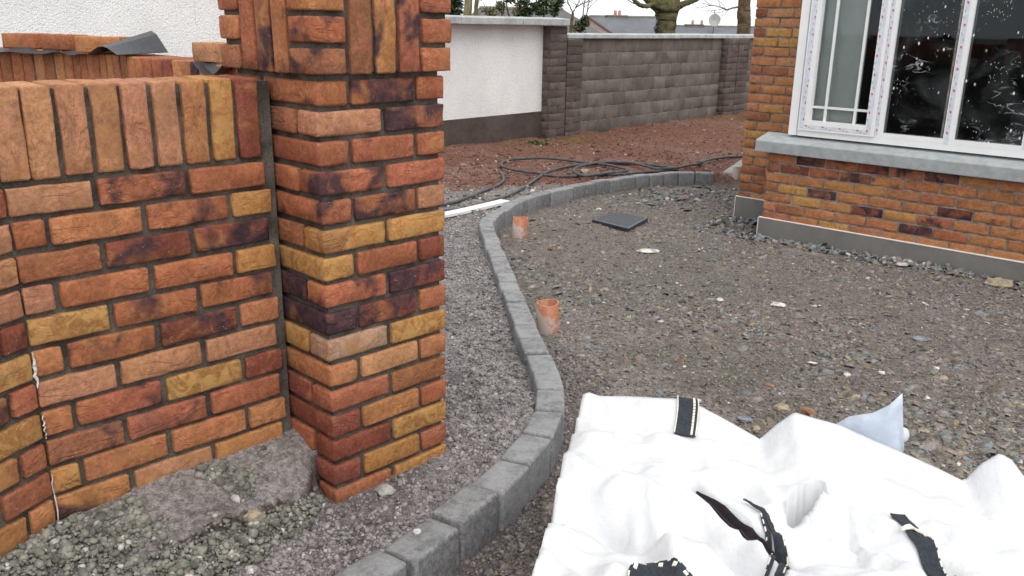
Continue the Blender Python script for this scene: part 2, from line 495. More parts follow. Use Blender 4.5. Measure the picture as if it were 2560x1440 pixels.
# ------------------------------------------------------------------ terrain
KERB = np.array([(-1.15, 0.70), (-0.92, 1.05), (-0.68, 1.36), (-0.46, 1.60), (-0.265, 1.86), (-0.105, 2.125), (0.002, 2.34), (0.073, 2.52), (0.118, 2.66), (0.145, 2.85), (0.143, 3.07),
                 (0.113, 3.37), (0.066, 3.75), (0.03, 4.07), (-0.035, 4.67), (-0.107, 5.29), (-0.165, 5.85), (-0.195, 6.2), (-0.187, 6.43), (-0.12, 6.75), (0.03, 7.23), (0.2, 7.58), (0.42, 7.88),
                 (0.68, 8.25), (1.09, 8.67), (1.5, 8.97), (1.8, 9.12), (2.17, 9.06)])
def catmull(P, n=8):
    P = np.asarray(P, float); out = []
    Q = np.vstack([2 * P[0] - P[1], P, 2 * P[-1] - P[-2]])
    for i in range(1, len(Q) - 2):
        a, b, c, d = Q[i - 1], Q[i], Q[i + 1], Q[i + 2]
        for k in range(n):
            t = k / n
            out.append(0.5 * ((2 * b) + (c - a) * t + (2 * a - 5 * b + 4 * c - d) * t * t + (3 * b - a - 3 * c + d) * t ** 3))
    out.append(P[-1])
    return np.array(out)
KS = catmull(KERB, 6)
for _ in range(3): KS[1:-1] = 0.25 * KS[:-2] + 0.5 * KS[1:-1] + 0.25 * KS[2:]
KPATH = np.vstack([[(-2.6, -1.2)], KS, [(2.9, 8.65), (4.2, 9.9), (30.0, 12.0)]])

def side_of(x, y):
    """signed distance to the kerb line, positive on the drive (right) side"""
    x = np.asarray(x, float); y = np.asarray(y, float)
    best = np.full(x.shape, 1e9); sg = np.zeros(x.shape)
    for a, b in zip(KPATH[:-1], KPATH[1:]):
        d = b - a; L2 = d @ d
        t = np.clip(((x - a[0]) * d[0] + (y - a[1]) * d[1]) / L2, 0, 1)
        ex = x - a[0] - t * d[0]; ey = y - a[1] - t * d[1]
        dd = ex * ex + ey * ey
        cr = d[0] * (y - a[1]) - d[1] * (x - a[0])
        m = dd < best
        best = np.where(m, dd, best); sg = np.where(m, -np.sign(cr), sg)
    return np.sqrt(best) * sg

def zg(y): return np.interp(y, [-30, 0, 2.0, 6.5, 13.8, 19, 40, 90, 300], [0.3, 0.06, 0.0, -0.165, -0.30, -0.28, -3.0, -4.0, -6.0])
def zo(y): return np.where(np.asarray(y) < 9, zg(y) + 0.10, np.interp(y, [9, 13.8, 19, 40, 90, 300], [-0.113, -0.30, -0.28, -3.0, -4.0, -6.0]))
# near wall and pier geometry (metres)
D45 = np.array([math.sin(R(45)), math.cos(R(45))]); N45 = np.array([D45[1], -D45[0]])      # along the wall to the right / out of its face
REC = np.array([-0.6413, 2.2564])                  # where the wall meets the pier
CRK = REC - 0.628 * D45                            # bend in the wall
D20 = np.array([math.sin(R(20)), math.cos(R(20))]); N20 = np.array([D20[1], -D20[0]])
PIER = np.array([-0.4858, 2.1403]); DP = np.array([math.sin(R(44.7)), math.cos(R(44.7))]); NP = np.array([-DP[1], DP[0]])

def wall_d(x, y):
    """distance out of the near wall's face and position along it (0 at the bend)"""
    rx, ry = x - CRK[0], y - CRK[1]
    d1 = rx * N45[0] + ry * N45[1]; s1 = rx * D45[0] + ry * D45[1]
    d2 = rx * N20[0] + ry * N20[1]; s2 = rx * D20[0] + ry * D20[1]
    return np.where(s1 > 0, d1, np.where(s2 < 0, d2, np.hypot(rx, ry))), s1

def ground_z(x, y, detail=True):
    x = np.asarray(x, float); y = np.asarray(y, float)
    s = side_of(x, y)
    zi = zg(y); zz = zo(y)
    # soil heaped round the pier and the wall's foot
    px, py = x - PIER[0], y - PIER[1]
    al = px * DP[0] + py * DP[1]
    zz = zz + 0.030 * np.exp(-((al - 0.40) / 0.25) ** 2) * np.exp(-((px * DP[1] - py * DP[0]) / 0.28) ** 2) * (y < 5)
    d, sa = wall_d(x, y)
    near = (y < 3.0) & (x < 0.2) & (d > -0.3)
    bench = np.clip(0.255 - 0.45 * np.clip(d, 0, 1), 0, 1)
    edge = 0.190 + 0.03 * (fbm(x, y, 9.0, 2, 5.0) - 0.5) - 0.085 * sstep(0.57, 0.66, sa)
    k_b = 1 - sstep(edge - 0.008, edge + 0.012, d)                      # concrete bench with a broken edge
    slope = np.clip(0.235 - 0.36 * np.clip(d, 0, 1), 0, 1)
    on = sstep(0.02, 0.30, sa + 0.12 * (fbm(x, y, 7.0, 2, 15.0) - 0.5))
    heap = 0.148 - 0.26 * np.clip(d - 0.18, 0, 1)
    m = on * np.maximum(bench * k_b, np.where(sa < 0.60, heap, 0)) + (1 - on) * slope
    zz = np.where(near & (sa < 0.70), np.maximum(zz, m), zz)
    # slight wheel hollow and heave of the drive, slate banked up along the house
    zi = zi + 0.03 * (fbm(x, y, 0.8, 2, 2.0) - 0.5)
    w = sstep(-0.035, 0.035, s)
    z = zz * (1 - w) + zi * w
    # troughs in the raked bed beside the kerb
    bed = (1 - w) * sstep(2.4, 3.0, y) * (1 - sstep(6.0, 6.6, y))
    z = z - 0.035 * (1 - w) * sstep(2.7, 3.4, y) * (1 - sstep(6.0, 6.8, y)) * (x < 0.4)
    z = z + bed * 0.05 * (fbm(x, y, 2.2, 2, 8.0) - 0.5)
    if detail:
        rough = 0.35 + 0.65 * sstep(0.0, 0.3, np.abs(d)) * 1.0
        nearf = 1 / (1 + np.maximum(y - 2, 0) * 0.12)
        z = z + bed * ((fbm(x, y, 16, 3, 14.0) - 0.5) * 0.05)
        z = z + rough * ((fbm(x, y, 22, 3, 1.0) - 0.5) * 0.016 + (fbm(x, y, 75, 2, 4.0) - 0.5) * 0.010 * nearf + (fbm(x, y, 4, 2, 6.0) - 0.5) * 0.022)
        far = sstep(9.0, 11.0, y) * (1 - sstep(19, 24, y))
        z = z + far * (fbm(x, y, 3.0, 3, 9.0) - 0.5) * 0.10 * sstep(0, 2.0, y - 9)
    return z

def ground_colour(x, y):
    s = side_of(x, y)
    d, sa = wall_d(x, y)
    drive = np.array([0.178, 0.150, 0.132]); drive2 = np.array([0.158, 0.144, 0.120]); drive3 = np.array([0.235, 0.198, 0.182])
    bed = np.array([0.260, 0.236, 0.233]); bed2 = np.array([0.190, 0.168, 0.166])
    red = np.array([0.165, 0.079, 0.056]); red2 = np.array([0.195, 0.110, 0.088]); pale = np.array([0.30, 0.285, 0.26])
    conc = np.array([0.245, 0.218, 0.208]); rust = np.array([0.15, 0.085, 0.045])
    def mixc(a, b, t): return a * (1 - t[..., None]) + b * t[..., None]
    one = np.ones(x.shape + (3,))
    ci = mixc(one * drive, drive2, sstep(0.45, 0.62, fbm(x, y, 1.3, 3, 3.0)))
    ci = mixc(ci, drive3, 0.8 * sstep(0.52, 0.70, fbm(x, y, 1.0, 3, 7.0)))
    co = mixc(one * bed, bed2, sstep(0.4, 0.6, fbm(x, y, 5, 3, 2.5)))
    r = mixc(one * red, red2, sstep(0.45, 0.7, fbm(x, y, 0.9, 3, 1.5)))
    r = mixc(r, rust, sstep(0.5, 0.7, fbm(x, y, 0.7, 2, 4.5)) * sstep(10.5, 13, y))
    tr = sstep(7.9, 8.6, y + 0.8 * (fbm(x, y, 2.0, 2, 6.5) - 0.5) + 0.35 * (x < -0.1))
    pl = sstep(6.15, 6.5, y + 0.4 * (fbm(x, y, 3.0, 2, 5.5) - 0.5)) * (1 - tr)
    co = mixc(co, pale, pl * sstep(0.42, 0.55, fbm(x, y, 5.0, 3, 9.5)) * 0.9)
    co = mixc(co, one * np.array([0.15, 0.14, 0.12]), pl * 0.4)
    co = mixc(co, r, tr)
    lim = 0.19 - 0.085 * sstep(0.57, 0.66, sa)
    near = ((y < 3.0) & (sa < 0.76) & (d < lim) & (d > -0.3)).astype(float) * sstep(-0.02, 0.22, sa)
    co = mixc(co, one * conc, near)
    edge = ((y < 3.0) & (sa < 0.76) & (sa > 0.2) & (d > lim - 0.012) & (d < lim + 0.014)).astype(float)
    co = mixc(co, one * np.array([0.085, 0.058, 0.055]), edge)
    mud = (1 - sstep(0.12, 0.32, s + 0.10 * (fbm(x, y, 6, 2, 13.0) - 0.5))) * (1 - sstep(3.2, 4.2, y))
    ci = mixc(ci, one * np.array([0.150, 0.125, 0.122]), mud * 0.8)
    w = sstep(-0.03, 0.03, s)
    return co * (1 - w[..., None]) + ci * w[..., None]

def axis(core0, core1, step, lo, hi, grow=1.18):
    a = list(np.arange(core0, core1, step))
    s = step; x = a[-1]
    while x < hi: s *= grow; x += s; a.append(x)
    s = step; x = a[0]; b = []
    while x > lo: s *= grow; x -= s; b.append(x)
    return np.array(b[::-1] + a)

def build_ground():
    xs = axis(-1.75, 3.3, 0.0135, -400, 400, 1.16)
    ys = [1.05]
    while ys[-1] < 900: ys.append(ys[-1] + max(0.0085, 0.0050 * ys[-1]) * (1.0 if ys[-1] < 22 else 1 + (ys[-1] - 22) * 0.15))
    b = []; s = 0.0085; y = 1.05
    while y > -60: s *= 1.2; y -= s; b.append(y)
    ys = np.array(b[::-1] + ys)
    X, Y = np.meshgrid(xs, ys)
    Z = ground_z(X, Y)
    C = ground_colour(X, Y)
    ny, nx = X.shape
    V = np.stack([X, Y, Z], -1).reshape(-1, 3)
    i = np.arange((ny - 1) * nx).reshape(ny - 1, nx)[:, :-1].ravel()
    F = np.stack([i, i + 1, i + nx + 1, i + nx], 1)
    o = put('ground', np_mesh('ground', V, F, [M_GROUND], None, True, C.reshape(-1, 3)))
    tag(o, kind='structure')
build_ground()

# ------------------------------------------------------------------ bricks
BCOL = {'R': (0.350, 0.122, 0.062), 'O': (0.400, 0.166, 0.074), 'B': (0.420, 0.198, 0.108), 'Y': (0.400, 0.188, 0.062), 'D': (0.215, 0.066, 0.043),
        'N': (0.280, 0.110, 0.056), 'K': (0.160, 0.066, 0.050), 'P': (0.430, 0.265, 0.185)}
def bcolor(code):
    c = BCOL[code[0]]
    a = 1.0
    if '*' in code: a = 0.50
    if '#' in code: a = 0.38
    if code[0] == 'K': a = 0.30
    j = random.uniform(0.9, 1.1)
    return (c[0] * j, c[1] * j * random.uniform(0.94, 1.06), c[2] * j * random.uniform(0.92, 1.08), a)

_BM = {}
def brick_mesh(L, H, D, var, nx=5, rough=0.0016, r=0.0048, full=False):
    """hand-made brick: rounded arrises, slightly wavy edges. x along, -y outwards, z up; origin in the middle of its face"""
    key = (round(L, 3), round(H, 3), round(D, 3), var, nx, full, r)
    if key in _BM: return _BM[key]
    xs = [0, r] + [r + (L - 2 * r) * k / (nx - 1) for k in range(1, nx - 1)] + [L - r, L]
    ys = [0, r] + ([D * 0.5] if full else []) + ([D - r] if full else []) + [D]
    zs = [0, r, H * 0.5, H - r, H] if H > 0.03 else [0, r, H - r, H]
    rnd = random.Random(hash(key) & 0xffff)
    idx = {}; V = []
    def vid(i, j, k):
        q = (i, j, k)
        if q in idx: return idx[q]
        p = [xs[i], ys[j], zs[k]]
        ex = i in (0, len(xs) - 1); ey = j == 0 or (full and j == len(ys) - 1); ez = k in (0, len(zs) - 1)
        n = ex + ey + ez
        pull = r * (0.30 if n == 2 else 0.42 if n == 3 else 0)
        if pull:
            if ex: p[0] += pull if i == 0 else -pull
            if ey: p[1] += pull if j == 0 else -pull
            if ez: p[2] += pull if k == 0 else -pull
        w = rough * (1.5 if n >= 2 else 1.0)
        p = [p[0] + rnd.uniform(-w, w), p[1] + rnd.uniform(-w, w) * 0.9, p[2] + rnd.uniform(-w, w)]
        if n == 1 and ez is True: p[2] += rnd.uniform(-w, w) * 0.6
        V.append((p[0] - L / 2, p[1], p[2] - H / 2)); idx[q] = len(V) - 1
        return idx[q]
    F = []
    a, b, c = len(xs) - 1, len(ys) - 1, len(zs) - 1
    for i in range(a):
        for k in range(c):
            F.append((vid(i, 0, k), vid(i + 1, 0, k), vid(i + 1, 0, k + 1), vid(i, 0, k + 1)))
            if full: F.append((vid(i, b, k), vid(i, b, k + 1), vid(i + 1, b, k + 1), vid(i + 1, b, k)))
    for i in range(a):
        for j in range(b):
            F.append((vid(i, j, 0), vid(i, j + 1, 0), vid(i + 1, j + 1, 0), vid(i + 1, j, 0)))
            F.append((vid(i, j, c), vid(i + 1, j, c), vid(i + 1, j + 1, c), vid(i, j + 1, c)))
    for j in range(b):
        for k in range(c):
            F.append((vid(0, j, k), vid(0, j, k + 1), vid(0, j + 1, k + 1), vid(0, j + 1, k)))
            F.append((vid(a, j, k), vid(a, j + 1, k), vid(a, j + 1, k + 1), vid(a, j, k + 1)))
    me = bpy.data.meshes.new('brick')
    me.from_pydata(V, [], F)
    me.polygons.foreach_set('use_smooth', [True] * len(F))
    me.update()
    _BM[key] = me
    return me

def brick(parent, face_mid, xdir, L, H, D, code, nvar=5, nx=5, jit=0.0012, full=False, rough=0.0013, r=0.0048, name='brick', zdir=(0, 0, 1), mat=None):
    me = brick_mesh(L, H, D, random.randrange(nvar), nx, rough, r, full)
    M = frame(face_mid, xdir, zdir)
    M = M @ Matrix.Translation((random.uniform(-jit, jit), random.uniform(-jit, jit) * 1.4, random.uniform(-jit, jit)))
    M = M @ Matrix.Rotation(random.uniform(-1, 1) * jit * 5, 4, 'Y') @ Matrix.Rotation(random.uniform(-1, 1) * jit * 5, 4, 'Z')
    o = put(name, me, mat or M_BRICK, parent, M)
    o.color = bcolor(code) if isinstance(code, str) else code
    return o

V3 = lambda p, z: Vector((float(p[0]), float(p[1]), float(z)))

# ---- the gate pier
BH, CH = 0.061, 0.075
def build_pier():
    root = empty('brick_pier', V3(PIER + 0.2 * DP + 0.2 * NP, 0.0), 'tall red and buff brick gate pier with a soldier brick band round its head', 'brick pier')
    W, DEP = 0.41, 0.42
    e = 0.0125
    mb = MB()
    def quad(w0, w1, n0, n1): return [tuple(PIER + a * DP + b * NP) for a, b in ((w0, n0), (w1, n0), (w1, n1), (w0, n1))]
    mb.prism(quad(e, W - e, e, DEP - e), -0.05, 1.2755)
    mb.build('mortar', M_MORTAR, root)
    spec = [None,
        ('R*', 'R#', 'R', 'N', 'O'), ('B', 'N#', 'N', '', ''), ('R*', 'R*', 'R', '', ''), ('R#', 'R', 'R', '', ''), ('R*', 'N#', 'B', '', ''), ('Y', 'Y', 'N', '', ''),
        ('Y', 'R', 'D', '', ''), ('R*', 'D#', 'K#', '', ''), ('K#', 'D*', 'R', '', ''), ('P', 'Y', 'Y', '', ''), ('O', 'B', 'O', '', ''), ('R', 'N', 'D', '', ''),
        ('D', 'O', 'R', '', ''), ('D', 'Y', 'R', '', ''), ('D', 'Y', 'R', '', ''), ('R', 'Y', 'D', '', ''), ('R', 'N', 'R', '', '')]
    HD, ST, J = 0.093, 0.1985, 0.0128
    xr = -NP                                           # along the return face, towards the corner
    for k in range(0, 17):
        zb = 1.1966 - CH * (k - 1); zm = zb + BH / 2
        if k == 0: continue
        s = spec[k]
        face = lambda w: V3(PIER + w * DP, zm)
        ret = lambda n_: V3(PIER + n_ * NP, zm)
        if k % 2:                                      # corner header on the front, its long side on the return
            brick(root, face(HD / 2), DP.tolist() + [0], HD, BH, 0.255, s[0], full=True, r=0.008)
            brick(root, face(HD + J + ST / 2), DP.tolist() + [0], ST, BH, 0.09, s[1])
            brick(root, face(W - HD / 2), DP.tolist() + [0], HD, BH, ST, s[2], full=True)
            if k == 1: brick(root, ret(0.255 + J + 0.07), xr.tolist() + [0], 0.130, BH, 0.09, 'N')
        else:
            brick(root, face(ST / 2), DP.tolist() + [0], ST, BH, HD, s[0], full=True, r=0.008)
            brick(root, face(W - ST / 2), DP.tolist() + [0], ST, BH, HD, s[1], full=True)
            brick(root, ret(HD + J + 0.075), xr.tolist() + [0], 0.150, BH, 0.09, s[2], nx=4)
    # projecting head: stacked half bricks at the corners, three soldiers on each side
    o = 0.016
    C0 = PIER - o * DP - o * NP
    WF = W + 2 * o
    DF = DEP + 2 * o
    mb = MB()
    mb.prism([tuple(C0 + a * DP + b * NP) for a, b in ((e, e), (WF - e, e), (WF - e, DF - e), (e, DF - e))], 1.276, 1.56)
    mb.build('mortar', M_MORTAR, root)
    z0 = 1.272
    cb = 0.100
    for j, (c1, c2, c3) in enumerate((('R', 'O', 'N'), ('D#', 'R', 'R'), ('R*', 'R', 'R'))):
        jj = j
        zm = z0 + 0.075 * (2 - jj) + BH / 2 if False else z0 + 0.075 * jj + BH / 2
        cc = [('N*', 'R', 'N'), ('R*', 'R', 'O'), ('O', 'R', 'R')][jj]
        brick(root, V3(C0 + 0.05 * DP, zm), DP.tolist() + [0], cb, BH, cb, cc[0], full=True)
        brick(root, V3(C0 + (WF - 0.05) * DP, zm), DP.tolist() + [0], cb, BH, cb, cc[1], full=True)
        brick(root, V3(C0 + (DF - 0.05) * NP, zm), xr.tolist() + [0], cb, BH, cb, cc[2], full=True)
    SL = 0.211
    for (base, dv, span, codes) in ((C0, DP, WF, ('N', 'O*', 'R*')), (C0, NP, DF, ('O*', 'N*', 'R'))):
        inner = span - 2 * cb - 2 * J
        w = (inner - 2 * J) / 3
        for i in range(3):
            a = cb + J + i * (w + J) + w / 2
            p = V3(base + a * dv, z0 + SL / 2)
            hd = DP if dv is DP else -NP
            xdir = Vector((0, 0, 1)); zdir = -Vector((hd[0], hd[1], 0))
            brick(root, p, xdir, SL, w, 0.09, codes[i], zdir=zdir)
    for a, L in ((0.05, 0.1), (0.2155, 0.2), (WF - 0.05, 0.1)):
        brick(root, V3(C0 + a * DP, z0 + 0.225 + BH / 2), DP.tolist() + [0], L, BH, 0.1, 'R', full=True)
    brick(root, V3(C0 + 0.21 * NP, z0 + 0.225 + BH / 2), xr.tolist() + [0], 0.2, BH, 0.09, 'N')
    brick(root, V3(C0 + (DF - 0.06) * NP, z0 + 0.225 + BH / 2), xr.tolist() + [0], 0.1, BH, 0.09, 'R')
build_pier()

# ---- the low curved wall beside it
def build_near_wall():
    root = empty('brick_wall', V3(CRK, 0.0), 'low brick wall with a soldier course on top, joined to the near pier', 'brick wall')
    T = 0.165; e = 0.0125
    LL = 0.75
    A = CRK - LL * D20
    mb = MB()
    # core: face line set back e from the bricks, both straight runs
    def off(p, n, d): return p - d * n
    b45 = (N45 + N20); b45 = b45 / np.linalg.norm(b45); kf = 1 / max(0.2, float(b45 @ N45))
    poly = [off(A, N20, e), CRK - e * kf * b45, REC - e * N45, REC - (T - e) * N45, CRK - (T - e) * kf * b45, off(A, N20, T - e)]
    mb.prism([tuple(p) for p in poly], -0.05, 1.248)
    mb.build('mortar', M_MORTAR, root)
    mb = MB(); q0, q1 = REC - 0.004 * D45 - 0.011 * N45, REC + 0.016 * D45 - 0.011 * N45
    mb.prism([tuple(q0), tuple(q1), tuple(q1 - 0.12 * N45), tuple(q0 - 0.12 * N45)], -0.05, 1.2475); mb.build('mortar_joint', M_MORTAR, root)
    P45 = lambda s, z: V3(REC - s * D45, z)
    P20 = lambda s, z: V3(CRK - s * D20, z)
    x45 = D45.tolist() + [0]; x20 = D20.tolist() + [0]
    odd = [(0.015, 0.217), (0.232, 0.436), (0.451, 0.6265)]
    even = [(0.001, 0.112), (0.127, 0.331), (0.346, 0.548), (0.562, 0.6265)]
    rows = {1: ('R', 'R*', 'B', 'R', 'O'), 2: ('Y', 'R*', 'O', 'R*', 'B'), 3: ('D*', 'D*', 'N', 'B', 'O'), 4: ('Y', 'R', 'R', 'B', 'B'), 5: ('R*', 'R*', 'Y', 'D*', 'R'), 6: ('O', 'D*', 'R*', 'O', 'Y'),
            7: ('B', 'B', 'B', 'R', 'K'), 8: ('D', 'Y', 'R#', 'O', 'Y'), 9: ('R', 'R*', 'N*', 'R', 'O'), 10: ('O', 'O', 'O', 'Y', 'N'), 11: ('O', 'B', 'O*', 'O', 'O'), 12: ('Y', 'O', 'R', 'R', 'O'), 13: ('R', 'R', 'O', 'O', 'R')}
    for k in range(1, 14):
        zb = 1.0567 - 0.0749 * k; zm = zb + BH / 2
        sp = odd if k % 2 else even
        for (a, b), c in zip(sp, rows[k]):
            brick(root, P45((a + b) / 2, zm), x45, b - a, BH, 0.09, c, nx=6 if b - a > 0.15 else 4)
        c4 = rows[k][4]; c3 = rows[k][3]
        segs = [(0.0015, 0.064, c3), (0.079, 0.281, c4), (0.296, 0.498, 'R'), (0.513, 0.70, 'O')] if k % 2 else [(0.0015, 0.128, c4), (0.143, 0.345, 'R'), (0.360, 0.562, 'O'), (0.577, 0.74, 'N')]
        for a, b, c in segs:
            brick(root, P20((a + b) / 2, zm), x20, b - a, BH, 0.09, c, nx=6 if b - a > 0.15 else 4)
    sold = ['D', 'Y', 'O', 'B', 'B', 'B', 'B', 'B']
    zs0 = 1.0575; SL = 0.199
    up = Vector((0, 0, 1))
    for i, c in enumerate(sold):
        a = 0.021 + i * 0.0702; w = 0.0585
        brick(root, P45(a + w / 2, zs0 + SL / 2), up, SL, w, T - 0.004, c, zdir=-Vector(x45), full=True, r=0.005)
    for i in range(11):
        a = (-0.044 if i == 0 else 0.021 + (i - 1) * 0.0702)
        if i == 0:
            brick(root, V3(CRK + 0.025 * D45, zs0 + SL / 2), up, SL, 0.0585, T - 0.004, 'B', zdir=-Vector(x45), full=True, r=0.005)
        else:
            brick(root, P20(a + 0.029, zs0 + SL / 2), up, SL, 0.0585, T - 0.004, random.choice('BOBR'), zdir=-Vector(x20), full=True, r=0.005)
    # lime smears in the straight joint at the bend
    rr = random.Random(3)
    for za, zb_, wd in ((0.672, 0.585, 0.0075), (0.515, 0.455, 0.0035), (0.365, 0.215, 0.0032)):
        mb = MB(); pts = []
        n = 12
        for i in range(n + 1):
            z = za + (zb_ - za) * i / n
            c = CRK + (0.0045 + rr.uniform(-0.002, 0.002)) * b45 + rr.uniform(-0.002, 0.003) * D45
            w = wd * (0.25 + 0.75 * math.sin(math.pi * min(1, (i + 0.3) / n)) ** 0.7) * rr.uniform(0.5, 1.2)
            pts.append((c, z, w))
        vs = []
        for c, z, w in pts:
            for q in (c - w / 2 * D45 - 0.001 * b45, c + 0.002 * b45, c + w / 2 * D45 - 0.001 * b45): vs.append((q[0], q[1], z))
        fs = [(3 * i + j, 3 * i + j + 1, 3 * i + j + 4, 3 * i + j + 3) for i in range(n) for j in (0, 1)]
        fs = [f[::-1] for f in fs]
        mb.add(vs, fs); mb.build('lime_streak', M_CHALK, root)
build_near_wall()

# ---- the farther brick wall running away behind the pier
W2 = catmull([(-0.74, 2.545), (-0.92, 2.76), (-1.13, 2.99), (-1.30, 3.13), (-1.48, 3.30), (-1.77, 3.58), (-2.0, 3.72), (-2.2, 3.80), (-2.6, 3.93), (-3.1, 4.0)], 10)
_w2l = np.concatenate([[0], np.cumsum(np.linalg.norm(np.diff(W2, axis=0), axis=1))])
def w2(s):
    p = np.array([np.interp(s, _w2l, W2[:, 0]), np.interp(s, _w2l, W2[:, 1])])
    q = np.array([np.interp(s + 0.02, _w2l, W2[:, 0]), np.interp(s + 0.02, _w2l, W2[:, 1])])
    r_ = np.array([np.interp(s - 0.02, _w2l, W2[:, 0]), np.interp(s - 0.02, _w2l, W2[:, 1])])
    d = (r_ - q); d /= np.linalg.norm(d)                      # from left to right
    return p, d, np.array([-d[1], d[0]])                      # inwards, away from the camera
Z2 = 1.262
def build_wall2():
    root = empty('brick_wall', V3(W2[40], 0.0), 'brick wall behind the near wall, topped with narrow soldier bricks and black membrane', 'brick wall')
    e = 0.006; T = 0.17
    mb = MB()
    S = np.linspace(0.0, _w2l[-1], 40)
    a = [w2(s) for s in S]
    fr = [p + e * n for p, d, n in a]; bk = [p + (T - e) * n for p, d, n in a]
    n = len(S)
    vs = []
    for p, q in zip(fr, bk): vs += [(p[0], p[1], -0.1), (p[0], p[1], Z2 - 0.008), (q[0], q[1], Z2 - 0.008), (q[0], q[1], -0.1)]
    fs = []
    for i in range(n - 1):
        b = 4 * i
        for j in range(3): fs.append((b + j, b + j + 1, b + 5 + j, b + 4 + j))
    fs += [(0, 3, 2, 1), (4 * n - 4, 4 * n - 3, 4 * n - 2, 4 * n - 1)]
    mb.add(vs, fs); mb.build('mortar', M_MORTAR, root)
    s = 0.035; SL = 0.20
    codes = ['R', 'O', 'R', 'K', 'R', 'R', 'N', 'K*', 'O', 'R', 'D', 'N', 'R', 'D*', 'O', 'N', 'N', 'O', 'R', 'K', 'O', 'R', 'N', 'R', 'O', 'N', 'O', 'D*', 'R', 'N']
    i = 0
    while s < _w2l[-1] - 0.05:
        p, d, nn = w2(s)
        brick(root, V3(p, Z2 - SL / 2), (0, 0, 1), SL, 0.0595, T, codes[i % len(codes)] if random.random() < 0.8 else random.choice('RON'), zdir=(-d[0], -d[1], 0), full=True)
        s += 0.0655; i += 1
    for k in (1, 2):
        s = 0.1 + (0.1 if k % 2 else 0)
        while s < _w2l[-1] - 0.12:
            p, d, nn = w2(s)
            brick(root, V3(p, Z2 - SL - CH * k + 0.008 + 0.022), (d[0], d[1], 0), 0.198, BH, 0.09, random.choice(['R', 'O', 'N', 'R*']))
            s += 0.212
    return root
build_wall2()

# bricks and membrane lying on that wall
def loose_brick(s, back, rot, code, label, L=0.2, W=0.095, lift=0.003):
    p, d, nn = w2(s)
    c = p + back * nn
    a = math.atan2(d[1], d[0]) + rot
    me = brick_mesh(L, BH, W, random.randrange(4), 5, 0.0013, 0.0048, True)
    o = put('loose_brick', me, M_BRICK, None, frame(V3(c, Z2 + BH / 2 + lift), (math.cos(a), math.sin(a), 0)))
    o.color = bcolor(code)
    tag(o, label, 'brick', 'loose bricks laid along the back wall')
S_OF = lambda X: float(np.interp(-X, -W2[:, 0], _w2l))
loose_brick(S_OF(-2.12), 0.015, 0.0, 'R', 'loose red brick on the back wall, at the photo\'s left edge', L=0.18)
loose_brick(S_OF(-1.90), 0.005, 0.03, 'R*', 'loose red brick with a dark patch, middle one on the black membrane', L=0.18)
loose_brick(S_OF(-1.60), -0.005, 0.62, 'O', 'loose orange brick lying askew where the black membrane curls up', L=0.19)
loose_brick(S_OF(-0.97), 0.0, 0.20, 'B', 'loose pale buff brick on the back wall, touching the near pier', L=0.19)
def membrane(s0, s1, label, fold, prof, lift=0.0):
    n, m = 26, 7
    V = []; 
    for i in range(n + 1):
        s = s0 + (s1 - s0) * i / n
        p, d, nn = w2(s)
        for j in range(m + 1):
            t = -0.045 + 0.19 * j / m
            q = p + t * nn
            dz = prof(i / n, j / m)
            V.append((q[0], q[1], Z2 + 0.004 + lift + dz))
    F = [(i * (m + 1) + j, i * (m + 1) + j + 1, (i + 1) * (m + 1) + j + 1, (i + 1) * (m + 1) + j) for i in range(n) for j in range(m)]
    me = bpy.data.meshes.new('damp_membrane'); me.from_pydata(V, [], F); me.update()
    o = put('damp_membrane', me, M_DPC)
    mod = o.modifiers.new('thick', 'SOLIDIFY'); mod.thickness = 0.0015
    tag(o, label, 'membrane')
membrane(S_OF(-1.40), S_OF(-2.30), 'black damp membrane strip under the loose bricks, its end curled up', 0,
         lambda a, b: (0.085 * max(0, math.sin(math.pi * min(1, (a + 0.02) / 0.27))) ** 1.5 * (0.35 + 0.65 * b) if a < 0.26 else ((-0.018 * (b < 0.2) + 0.010) * mnoise.noise(Vector((a * 9, b * 2, 3.3))) * 2.2 - 0.012 * (b < 0.2))))
membrane(S_OF(-0.84), S_OF(-0.99), 'small black membrane flap under the pale brick beside the pier', 0,
         lambda a, b: -0.035 * (b < 0.2) * math.sin(math.pi * a) - 0.0)

